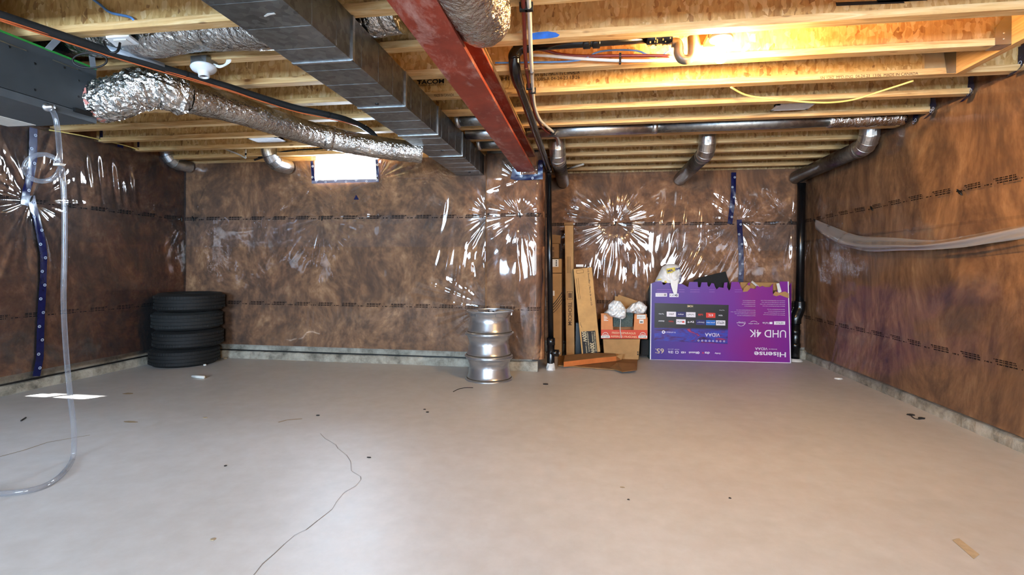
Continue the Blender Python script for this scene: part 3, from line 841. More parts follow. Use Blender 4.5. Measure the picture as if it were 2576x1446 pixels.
def build_flex():
    # long insulated flex from the ventilator to the trunk
    px = [(236, 258, 3.02), (300, 244, 3.02), (352, 224, 3.04), (408, 222, 3.08), (452, 240, 3.14), (520, 256, 3.28), (620, 284, 3.48), (720, 317, 3.76), (800, 340, 3.92), (900, 362, 4.04), (990, 376, 4.13), (1062, 384, 4.19)]
    P = resample(spline([atD(*q) for q in px], 10), 0.022)
    n = len(P); rad = []
    for i in range(n):
        t = i / n
        rad.append(0.118 if t < 0.2 else (0.098 if t < 0.3 else 0.092 - 0.008 * (t - 0.3)))
    rad = [rad[max(0, min(n - 1, i))] for i in range(n)]
    for _ in range(3): rad = [(rad[max(i - 1, 0)] + rad[i] + rad[min(i + 1, n - 1)]) / 3 for i in range(n)]
    fx = thing('insulated_flex_duct', P[n // 2], 'long silver foil insulated flexible duct from grey ventilator box to trunk duct', 'duct')
    k = int(n * 0.235)
    Pe = resample(P[:k + 1], 0.013); crumple_tube(B(), Pe, [0.12] * (len(Pe) - 3) + [0.112, 0.105, 0.1], 44, 0.11, 3, 0.10).obj('elbow_jacket', 'foil', fx)
    crumple_tube(B(), P[k:], rad[k:], 40, 0.035, 4, 0.02).obj('run_jacket', 'foil', fx)
    # torn foil patch with a hole
    c = atD(806, 346, 3.82)
    crumple_tube(B(), [P[int(n * .66)], P[int(n * .66) + 1], P[int(n * .66) + 2], P[int(n * .66) + 3]], 0.094, 30, 0.10, 8).obj('foil_patch', 'foil', fx, smooth=True)
    # pink fibre showing at the collar
    q = P[0]
    B().lathe([(0.1, -0.02), (0.122, 0.0), (0.112, 0.05)], P[1], 24, P[3] - P[0]).obj('pink_lining', 'pink_fibre', fx, smooth=True)
    # flex in the joist bay
    zc = 2.415; yc = (JY(0) + JY(1) - 0.064) / 2
    pts = [Vector((-3.35 + i * 0.022, yc + 0.012 * math.sin(i * .21), zc + 0.012 * math.sin(i * .13) - (0.02 if 40 < i < 90 else 0))) for i in range(int(2.42 / 0.022))]
    b2 = thing('bay_flex_duct', (-2.2, yc, zc - 0.12), 'silver foil insulated flexible duct lying in a joist bay above the trunk duct', 'duct')
    crumple_tube(B(), pts, 0.142, 44, 0.035, 5, 0.03).obj('foil_jacket', 'foil', b2)
    # short bulging piece coming over the beam
    pts = spline([atD(1128, -150, 1.72), atD(1165, -60, 1.93), atD(1192, 0, 2.10), atD(1212, 40, 2.24), atD(1222, 70, 2.35)], 12)
    rr = [0.135] * len(pts)
    for i in range(len(pts)):
        t = i / (len(pts) - 1)
        rr[i] = 0.155 - 0.02 * t if t < 0.7 else 0.141 * math.sqrt(max(0.02, 1 - ((t - 0.7) / 0.34) ** 2.4))
    b3 = thing('flex_duct_end', pts[-1], 'bulging silver foil flexible duct squeezed beside the red steel beam', 'duct')
    pts = resample(pts, 0.02); m_ = len(pts)
    rr = [0.152 - 0.02 * (i / m_) if i / m_ < 0.72 else 0.138 * math.sqrt(max(0.03, 1 - ((i / m_ - 0.72) / 0.30) ** 2.2)) for i in range(m_)]
    crumple_tube(B(), pts, rr, 44, 0.03, 6, 0.015).obj('foil_jacket', 'foil', b3)
    return


def build_round_ducts():
    # long round pipe lying in a joist bay
    yc = JY(5) + 0.165; zc = 2.302
    t = thing('round_pipe', (0.5, yc, zc - 0.06), 'long thin galvanised round pipe in a joist bay crossing over the beam', 'duct')
    B().tube([(-1.11, yc, zc), (-0.755, yc, zc)], 0.058, 24).obj('pipe', 'galv_bright', t, smooth=True)
    B().tube([(-0.55, yc, zc), (0.55, yc, zc)], 0.058, 24).obj('pipe', 'galv_bright', t, smooth=True)
    B().tube([(0.55, yc, zc + 0.004), (1.5, yc, zc + 0.004), (1.95, yc, zc + 0.01)], 0.056, 24).obj('pipe', 'galv', t, smooth=True)
    B().tube([(0.53, yc, zc), (0.575, yc, zc)], 0.0605, 24).obj('foil_tape', 'galv_bright', t, smooth=True)
    P = [Vector((1.93 + i * 0.02, yc, zc + 0.004)) for i in range(29)]
    crumple_tube(B(), P, 0.06, 20, 0.12, 9, 0.08).obj('plastic_wrap_end', 'foil', t, smooth=True)
    t2 = thing('round_pipe', (-0.9, JY(4) + 0.2, 2.30), 'short galvanised round pipe between trunk duct and beam', 'duct')
    yc = JY(4) + 0.17; zc = 2.31
    B().tube([(-1.10, yc, zc), (-0.755, yc, zc)], 0.055, 20).obj('pipe', 'galv', t2, smooth=True)
    B().lathe([(0.055, 0), (0.066, 0.01), (0.066, 0.03), (0.055, 0.04)], (-1.10, yc, zc), 24, (1, 0, 0)).obj('collar', 'galv_bright', t2, smooth=True)
    t3 = thing('round_pipe', (-0.9, JY(6) + 0.2, 2.30), 'galvanised round pipe in the bay nearest the wall end', 'duct')
    yc = JY(6) + 0.17
    B().tube([(-1.10, yc, zc), (-0.755, yc, zc)], 0.055, 20).obj('pipe', 'galv', t3, smooth=True)
    B().lathe([(0.055, 0), (0.066, 0.01), (0.066, 0.03), (0.055, 0.04)], (-1.10, yc, zc), 24, (1, 0, 0)).obj('collar', 'galv_bright', t3, smooth=True)
    # three elbows with pipes running to the far wall
    for (xe, ye, xw, yw, zz, lab) in ((-0.312, 4.98, -0.325, 6.40, 2.17, 'beside the black drain pipe and the beam end'), (1.10, 5.0, 1.10, 6.42, 2.185, 'above the cartons and torn purple carton'), (2.43, 4.86, 2.43, 6.43, 2.18, 'along the right wall corner')):
        t = thing('elbow_duct', (xe, ye, zz - 0.08), 'galvanised round duct with adjustable elbow ' + lab, 'duct', 'galvanised elbow ducts to the far wall')
        r = 0.079
        # gored elbow from the bay down and back to the wall
        arc = [Vector((xe, ye + 0.13 - 0.13 * math.cos(a) - 0.02, zz + 0.13 - 0.13 * math.sin(a))) for a in [i * math.pi / 2 / 4 for i in range(5)]]
        b = B(); b.tube([arc[0] + Vector((0, 0, 0.12))] + arc, r, 26)
        b.obj('elbow', 'galv_bright', t)
        for q in (1, 2, 3):
            ax = (arc[q + 1] - arc[q - 1]).normalized()
            B().lathe([(r, -0.004), (r + 0.003, -0.002), (r + 0.003, 0.002), (r, 0.004)], arc[q], 26, ax).obj('gore_seam', 'galv_bright', t, smooth=True)
        e = arc[-1]
        B().tube([e, (xw, yw, zz - 0.012)], r - 0.004, 26).obj('pipe', 'galv_dark', t, smooth=True)
        B().lathe([(r - 0.003, 0), (r + 0.002, 0.004), (r + 0.002, 0.05), (r - 0.003, 0.055)], e + Vector((0, 0.02, 0)), 26, (0, 1, 0)).obj('collar', 'galv', t, smooth=True)
        lc = arc[1] + Vector((0.0, -r - 0.001, 0.0))
        B().box(lc.x - 0.018, lc.x + 0.018, lc.y - 0.002, lc.y, lc.z - 0.02, lc.z + 0.025).obj('paper_label', 'paper', t)
    # two small elbows on the left far corner
    for (u, v, lab, r) in ((436, 400, 'in the far left corner', 0.066), (690, 400, 'just left of the small window', 0.078)):
        c = atY(u, v, YB - 0.2)
        t = thing('wall_elbow', (c.x, c.y, c.z - 0.08), 'small galvanised elbow duct under the joists ' + lab, 'duct')
        arc = [Vector((c.x + 0.01 * i, c.y - 0.10 + 0.13 - 0.13 * math.cos(a), c.z + 0.07 - 0.13 * math.sin(a))) for i, a in enumerate([i * math.pi / 2 / 4 for i in range(5)])]
        B().tube([arc[0] + Vector((0, 0, 0.2))] + arc + [arc[-1] + Vector((0.03, 0.14, 0))], r, 24).obj('elbow', 'galv_bright', t)
        for q in (1, 2, 3):
            ax = (arc[q + 1] - arc[q - 1]).normalized()
            B().lathe([(r, -0.004), (r + 0.003, -0.002), (r + 0.003, 0.002), (r, 0.004)], arc[q], 24, ax).obj('gore_seam', 'galv', t, smooth=True)


build_flex(); build_round_ducts()


# ------------------------------------------------------------------ ventilator box on the left, its hose, hanging wires
def build_ventilator():
    x0, x1, y0, y1, z0, z1 = -3.50, -2.885, 1.45, 2.575, 1.925, 2.245
    t = thing('ventilator_box', ((x0 + x1) / 2, (y0 + y1) / 2, z0), 'dark grey metal ventilator box strapped under the joists', 'ventilator')
    B().box(x0, x1, y0, y1, z0 + 0.045, z1).obj('body', 'unit_grey', t)
    B().box(x0, x1 + 0.002, y0, y1 + 0.001, z0, z0 + 0.041).obj('lower_door', 'unit_under', t)
    B().box(x1 - 0.02, x1 + 0.003, y0, y1, z1 - 0.004, z1 + 0.006).obj('green_edge_film', 'green_film', t)
    p = atX(205, 288, x1)
    B().box(x1, x1 + 0.018, p.y - 0.05, p.y + 0.05, z0 + 0.030, z0 + 0.052).obj('latch', 'black', t)
    for (u, v) in ((88, 160), (88, 226), (198, 203), (210, 227), (198, 243), (24, 118), (162, 170)):
        q = atX(u, v, x1); B().lathe([(0, 0.003), (0.006, 0.002), (0.007, 0)], q, 10, (1, 0, 0)).obj('screw', 'black', t)
    for (u, v) in ((28, 113), (165, 163)):
        q = atX(u, v, x1 + 0.001); B().box(x1, x1 + 0.002, q.y - 0.07, q.y + 0.07, q.z - 0.003, q.z + 0.003).obj('screw_scuff', 'hanger', t)
    q = atZ(60, 322, z0)
    B().box(x0 + 0.02, x0 + 0.22, y1 - 0.28, y1 - 0.02, z0 - 0.002, z0).obj('rating_label', 'paper', t)
    # hose barb
    hb = atX(116, 270, x1); hb.z = max(hb.z, z0 + 0.01)
    B().lathe([(0.022, 0), (0.022, 0.012), (0.012, 0.014), (0.012, 0.045)], hb, 16, (1, 0, 0), cap1=True).obj('hose_barb', 'galv_bright', t, smooth=True)
    # hanging straps
    for (ua, va, ub, vb) in ((118, 128, 158, 86), (236, 176, 226, 104)):
        a = atX(ua, va, x1 - 0.01); c = atZ(ub, vb, H + 0.02)
        w = Vector((0, 0.018, 0)); B().add([a - w, a + w, c + w, c - w, a - w + Vector((-.002, 0, 0)), a + w + Vector((-.002, 0, 0)), c + w + Vector((-.002, 0, 0)), c - w + Vector((-.002, 0, 0))], [(0, 1, 2, 3), (7, 6, 5, 4), (0, 4, 5, 1), (1, 5, 6, 2), (2, 6, 7, 3), (3, 7, 4, 0)]).obj('hanging_strap', 'tape_grey', t)
    # clear drain hose
    hp = [hb + Vector((0.02, 0, 0)), atD(136, 286, 2.73), atD(144, 320, 2.745), atD(150, 385, 2.75), atD(150, 405, 2.75)]
    a0 = spline(hp, 8)
    # coil
    ring = [atD(106 + 44 * math.cos(a), 422 + 34 * math.sin(a), 2.76 + 0.05 * math.sin(a * 0.5)) for a in [(-0.15 - i * 2 * math.pi / 28) for i in range(27)]]
    drop = [atD(154, 418, 2.78), atD(158, 450, 2.78), atD(162, 520, 2.79), atD(162, 640, 2.80), atD(160, 760, 2.80), atD(166, 880, 2.80), atD(176, 990, 2.80), atD(186, 1080, 2.80)]
    fl = [atZ(184, 1148, 0.016), atZ(164, 1184, 0.014), atZ(128, 1214, 0.014), atZ(80, 1232, 0.014), atZ(20, 1240, 0.014), atZ(-80, 1243, 0.014), atZ(-260, 1230, 0.014)]
    P = resample([Vector(q) for q in (a0 + ring + spline(drop + fl, 10))], 0.02)
    h = thing('clear_hose', (P[-1].x, P[-1].y, 0), 'clear plastic drain hose hanging in a loop from ventilator box to floor', 'hose')
    B().tube(P, 0.0125, 12).obj('tube', 'hose', h, smooth=True)
    c = atD(152, 414, 2.745); B().box(c.x - 0.03, c.x + 0.012, c.y - 0.014, c.y + 0.014, c.z - 0.006, c.z + 0.006).obj('cable_tie', 'white_plastic', h)


build_ventilator()


def line_set():
    P = spline([atZ(u, v, z) for u, v, z in ((-60, 18, 2.24), (0, 38, 2.24), (90, 68, 2.245), (180, 98, 2.245), (270, 128, 2.245), (380, 162, 2.24), (500, 197, 2.24), (580, 220, 2.235), (650, 243, 2.225), (740, 270, 2.215), (810, 285, 2.21), (870, 300, 2.21))] + [atD(912, 318, 4.20), atD(936, 334, 4.30), atD(950, 352, 4.36)], 8)
    t = thing('line_set', P[len(P) // 2], 'thick black insulated refrigerant line with thin orange wire under the joists', 'pipe')
    P = resample(P, 0.03)
    B().tube(P, 0.0215, 14).obj('insulated_line', 'foam_black', t, smooth=True)
    w = [p + Vector((0.012, 0, -0.022)) + Vector((0, 0.018 * math.sin(i * 0.11), 0.010 * math.sin(i * 0.09))) for i, p in enumerate(P)]
    B().tube(w[:int(len(w) * 0.85)], 0.0042, 8).obj('orange_wire', 'wire_orange', t, smooth=True)
    w2 = [p + Vector((0.006, 0.004, -0.026)) + Vector((0, 0.006 * math.sin(i * 0.17), 0)) for i, p in enumerate(P[:int(len(P) * 0.55)])]
    B().tube(w2, 0.004, 8).obj('orange_wire', 'wire_orange', t, smooth=True)
    for f in (0.36, 0.72, 0.92):
        i = int(f * len(P)); ax = (P[i + 1] - P[i - 1]).normalized()
        B().lathe([(0.0235, -0.007), (0.0245, 0), (0.0235, 0.007)], P[i], 16, ax).obj('cable_tie', 'black', t, smooth=True)
    i = int(0.2 * len(P)); a, c = P[i] + Vector((0.0, 0, 0.006)), P[i + 9] + Vector((0, 0, 0.006))
    B().tube([a, a.lerp(c, .5) + Vector((0, 0, .004)), c], 0.023, 12).obj('grey_tape_wrap', 'tape_grey', t, smooth=True)
    # loops of slack black wire
    ring = [atD(226 + 43 * math.cos(a), 152 + 19 * math.sin(a), 2.60 + 0.03 * math.cos(a)) for a in [i * 2 * math.pi / 30 for i in range(30)]]
    B().tube(ring, 0.0045, 8, close=True).obj('slack_loop', 'black', t, smooth=True)
    B().tube(spline([atD(262, 104, 2.58), atD(266, 118, 2.57), atD(280, 132, 2.57), atD(296, 128, 2.58), atD(302, 108, 2.6)], 6), 0.006, 8).obj('slack_loop', 'black', t, smooth=True)


line_set()


def wires():
    def wire(name, pts, r, mat, label, cat='cable', seg=8):
        P = resample(spline(pts, 8), 0.03); return B().tube(P, r, seg).obj(name, mat, smooth=True, label=label, cat=cat)
    yw = JY(0) - 0.032 - 0.014
    wire('blue_cable', [atY(225, -8, yw), atY(248, 8, yw - 0.01), atY(262, 20, yw - 0.015), atY(276, 31, yw - 0.012), atY(300, 37, yw - 0.01), atY(328, 43, yw - 0.012), atY(338, 52, yw - 0.015)], 0.0065, 'wire_blue', 'short blue cable dangling on strand board near ventilator box')
    yw = JY(4) - 0.18
    wire('yellow_cable', [atZ(1838, 219, 2.283), atD(1880, 240, 3.40), atD(1950, 249, 3.40), atD(2060, 258, 3.36), atD(2140, 252, 3.36), atD(2220, 228, 3.28), atZ(2298, 203, 2.283)], 0.006, 'wire_yellow', 'pale yellow electrical cable sagging between joists above floor register')
    wire('yellow_cable', [atX(124, 327, XL + 0.07), atX(200, 340, XL + 0.06), atX(300, 362, XL + 0.06), atX(350, 376, XL + 0.07)], 0.006, 'wire_yellow', 'yellow cable along the top of left wall')
    yw = JY(2) - 0.10
    z_ = 2.30
    wire('blue_cable', [atY(1246, 158, yw), atY(1320, 157, yw), atY(1420, 155, yw), atY(1470, 148, yw - 0.02), atY(1500, 132, yw - 0.02), atY(1540, 126, yw - 0.02), atY(1600, 127, yw - 0.02), atY(1630, 138, yw - 0.02), atY(1660, 142, yw - 0.02), atY(1684, 126, yw - 0.02)], 0.0055, 'wire_blue', 'thin blue cable looping beside black drain pipe')
    # cables along the far wall by the window
    for (pts, mt, lab, r) in (([(640, 402), (700, 386), (760, 384), (830, 380), (880, 372)], 'black', 'black cable along the joists toward small window', 0.012), ([(650, 396), (720, 380), (800, 374), (880, 368)], 'foam_black', 'thin dark cable above black cable near small window', 0.008)):
        wire('black_cable', [atY(u, v, YB - 0.27) for u, v in pts], r, mt, lab)
    t = thing('white_water_pipe', atY(560, 365, YB - 0.2), 'thin white plastic pipe with clips under joists in far left corner', 'pipe')
    for pts in ([(546, 350), (547, 364), (560, 372), (600, 388), (618, 398)], [(618, 398), (619, 386), (619, 376)]):
        B().tube(spline([atY(u, v, YB - 0.28) for u, v in pts], 6), 0.009, 8).obj('pipe', 'pex_white', t, smooth=True)
    for (u, v) in ((546, 362), (619, 388)):
        p = atY(u, v, YB - 0.28); B().lathe([(0.011, -0.012), (0.014, 0), (0.011, 0.012)], p, 10).obj('clip', 'black', t)


wires()


# ------------------------------------------------------------------ drain, supply pipes
def build_plumbing():
    xd = -0.405
    t = thing('drain_stack', (-0.392, 5.33, 0), 'black plastic drain pipe rising from floor beside wall end and turning under joists', 'pipe')
    r = 0.0285
    base = Vector((-0.392, 5.338, 0))
    top = Vector((-0.424, 5.295, 2.07))
    B().tube([base + Vector((0, 0, 0.30)), top], r, 20).obj('riser', 'abs_black', t, smooth=True)
    # cleanout tee at floor
    b = B(); b.lathe([(0.040, 0.07), (0.040, 0.16), (0.036, 0.17), (0.040, 0.26), (0.044, 0.262), (0.044, 0.335), (0.036, 0.338)], base, 24)
    b.obj('cleanout_tee', 'abs_black', t, smooth=True)
    B().tube([base + Vector((0.0, 0, 0.18)), base + Vector((0.085, -0.01, 0.18))], 0.037, 20).obj('cleanout_branch', 'abs_black', t, smooth=True)
    B().tube([base + Vector((0.085, -0.01, 0.18)), base + Vector((0.10, -0.011, 0.18))], 0.014, 6).obj('cleanout_plug', 'galv_bright', t)
    crumple_tube(B(), [base + Vector((0, 0, z)) for z in (0.0, 0.03, 0.06, 0.085)], [0.048, 0.045, 0.042, 0.036], 14, 0.25, 12).obj('torn_foam_collar', 'white_plastic', t)
    # sloped run under the joists to the elbow
    e1 = Vector((-0.44, 3.10, 2.235))
    B().tube(resample(spline([top + Vector((0, 0, -0.02)), top + Vector((0.002, -0.02, 0.02)), top + Vector((0.004, -0.10, 0.04)), e1 + Vector((0, 0.3, -0.01)), e1], 6), 0.05), r, 20).obj('sloped_run', 'abs_black', t, smooth=True)
    B().lathe([(r, -0.035), (r + 0.006, -0.03), (r + 0.006, 0.03), (r, 0.035)], top + Vector((0.003, -0.06, 0.035)), 20, (0, -1, 0.3)).obj('coupling', 'abs_black', t, smooth=True)
    Yp = 2.90; zp = 2.372
    arc = spline([e1 + Vector((0, 0.03, 0)), e1 + Vector((0, -0.08, 0.005)), Vector((-0.437, Yp + 0.03, 2.26)), Vector((-0.435, Yp, 2.31))], 6)
    B().tube(arc, r + 0.006, 20).obj('elbow', 'abs_black', t, smooth=True)
    arc = spline([Vector((-0.435, Yp, 2.30)), Vector((-0.435, Yp, 2.325)), Vector((-0.40, Yp, 2.362)), Vector((-0.33, Yp, zp))], 6)
    B().tube(arc, r + 0.006, 20).obj('elbow', 'abs_black', t, smooth=True)
    xe = atY(1636, 112, Yp).x
    B().tube([(-0.34, Yp, zp), (xe, Yp, zp + 0.005)], r, 20).obj('branch_pipe', 'abs_black', t, smooth=True)
    for u in (1302, 1476, 1500):
        x = atY(u, 120, Yp).x; B().lathe([(r + 0.001, -0.022), (r + 0.007, -0.018), (r + 0.007, 0.018), (r + 0.001, 0.022)], (x, Yp, zp), 20, (1, 0, 0)).obj('coupling', 'abs_black', t, smooth=True)
    x0, x1 = atY(1626, 108, Yp).x, atY(1690, 106, Yp).x
    B().lathe([(r + 0.003, 0), (r + 0.009, 0.004), (r + 0.009, 0.085), (r + 0.006, 0.09), (r + 0.013, 0.094), (r + 0.013, x1 - x0)], (x0, Yp, zp + 0.005), 20, (1, 0, 0)).obj('trap_adapter', 'abs_black', t, smooth=True)
    # old glue drips on the adapter
    b = B()
    for i in range(26):
        a = random.uniform(-2.6, -0.2); x = x0 + random.random() * (x1 - x0); q = Vector((x, Yp + math.cos(a) * (r + 0.012), zp + 0.005 + math.sin(a) * (r + 0.012)))
        b.box(q.x - 0.0015, q.x + random.uniform(0.002, 0.006), q.y - 0.002, q.y + 0.002, q.z - 0.004, q.z + 0.006)
    b.obj('glue_drip', 'glue', t, kind='stuff')
    # p-trap
    tr = [(1690, 107), (1703, 108), (1707, 120), (1707, 134), (1714, 147), (1727, 150), (1739, 143), (1742, 128), (1742, 112), (1741, 92)]
    P = spline([atY(u, v, Yp - 0.005) for u, v in tr], 7)
    B().tube(P, 0.026, 18).obj('trap_bend', 'abs_black' if False else 'trap', t, smooth=True)
    # water lines
    for (nm, mt, lab, pts, r_) in (
        ('water_pipe', 'pex_white', 'white plastic water pipe clipped under joists beside drain pipe', [(1328, -30, 2.262), (1331, 20, 2.262), (1333, 60, 2.262), (1335, 120, 2.262), (1338, 180, 2.262), (1341, 230, 2.262), (1346, 270, 2.26), (1358, 300, 2.255), (1376, 318, 2.255), (1392, 332, 2.262), (1404, 348, 2.267), (1412, 375, 2.268), (1420, 420, 2.268)], 0.0105),
        ('water_pipe', 'pex_red', 'red plastic water pipe clipped under joists beside drain pipe', [(1313, -30, 2.262), (1317, 20, 2.262), (1319, 70, 2.262), (1321, 130, 2.262), (1324, 170, 2.262), (1331, 220, 2.262), (1340, 265, 2.26), (1350, 295, 2.255), (1366, 322, 2.255), (1386, 338, 2.262), (1400, 350, 2.267), (1404, 380, 2.268), (1411, 420, 2.268)], 0.0105)):
        P = [atZ(u, v, z) for u, v, z in pts]
        o = thing(nm, P[3], lab, 'pipe')
        B().tube(resample(spline(P, 8), 0.03), r_, 12).obj('tube', mt, o, smooth=True)
        for k in (1, 5, 9):
            p = P[k]; B().box(p.x - 0.018, p.x + 0.018, p.y - 0.010, p.y + 0.010, p.z - 0.014, p.z + 0.023).obj('clip', 'black', o)
        p = P[4]; ax = P[5] - P[3]
        B().lathe([(0.012, -0.02), (0.013, -0.02), (0.013, 0.02), (0.012, 0.02)], p, 14, ax).obj('crimp_ring', 'copper' if mt == 'pex_red' else 'galv_bright', o, smooth=True)
    yb = JY(2) - 0.12
    for (mt, lab, pts) in (('pex_red', 'red plastic branch pipe running to the drain trap', [(1338, 121), (1370, 126), (1420, 138), (1480, 141), (1560, 140), (1640, 140), (1684, 141)]), ('pex_white', 'white plastic branch pipe running to the drain trap', [(1340, 138), (1380, 140), (1440, 146), (1520, 151), (1600, 153), (1690, 151)])):
        P = [atY(u, v, yb) for u, v in pts]
        o = thing('water_branch', P[3], lab, 'pipe')
        B().tube(resample(spline(P, 8), 0.03), 0.0095, 12).obj('tube', mt, o, smooth=True)
        p = P[4] if mt == 'pex_red' else P[3].lerp(P[4], .5); B().box(p.x - 0.006, p.x + 0.006, p.y - 0.012, p.y + 0.012, p.z - 0.02, p.z + 0.012).obj('clip', 'black', o)
    # short rods sticking out of the joists near the pipes
    a, c = atZ(1426, 425, 2.27), atZ(1468, 413, 2.27)
    B().tube([a, c], 0.011, 10).obj('pipe_stub', 'pex_white', smooth=True, label='short white pipe stub under joists beside water pipes', cat='pipe')
    # second stack in the right corner
    q = thing('corner_stack', (2.40, 6.36, 0), 'black plastic drain pipe standing in the corner behind purple carton', 'pipe')
    b0 = atZ(2001, 903, 0); b0.y = 6.36; b0.x = 2.40
    s0 = Vector((b0.x, b0.y, 0)); s1 = Vector((b0.x + 0.005, b0.y, 0.50)); s2 = Vector((2.455, 6.38, 0.62))
    B().tube([s0, s1], 0.05, 22).obj('lower_pipe', 'abs_black', q, smooth=True)
    B().tube(spline([s1 + Vector((0, 0, -0.06)), s1, s1.lerp(s2, .5), s2, s2 + Vector((0.002, 0, 0.08))], 6), 0.062, 22).obj('offset_bend', 'abs_black', q, smooth=True)
    B().tube([s2, Vector((2.475, 6.39, 2.09))], 0.046, 22).obj('upper_pipe', 'abs_black', q, smooth=True)
    for z in (0.18, 0.34):
        B().lathe([(0.051, -0.03), (0.058, -0.026), (0.058, 0.026), (0.051, 0.03)], Vector((b0.x, b0.y, z)), 22).obj('coupling', 'abs_black', q, smooth=True)
    B().lathe([(0.085, 0), (0.075, 0.015), (0.055, 0.03)], Vector((b0.x, b0.y, 0)), 18).obj('foam_collar', 'white_plastic', q)


plain('trap', (92, 84, 72), 0.3, grain=0.2)
build_plumbing()


# ------------------------------------------------------------------ lamps and ceiling fittings
def lampholder(name, c, label, tilt=(0, 0, -1), lit=False, sc=1.0):
    ax = Vector(tilt).normalized()
    t = thing(name, c, label, 'lamp')
    B().lathe([(0.0, -0.002), (0.058 * sc, 0), (0.062 * sc, 0.008), (0.056 * sc, 0.02), (0.034 * sc, 0.032), (0.027 * sc, 0.038), (0.026 * sc, 0.062), (0.018 * sc, 0.064), (0.017 * sc, 0.05)], c, 36, ax).obj('porcelain_holder', 'white_enamel', t, smooth=True)
    if lit:
        prof = [(0.013, 0.055), (0.014, 0.07), (0.02, 0.083), (0.028, 0.098), (0.031, 0.113), (0.028, 0.128), (0.019, 0.139), (0.008, 0.1435), (0.0, 0.144)]
        B().lathe(prof, c, 28, ax).obj('light_bulb', 'bulb', t, smooth=True, label='glowing warm white bulb')
    return t


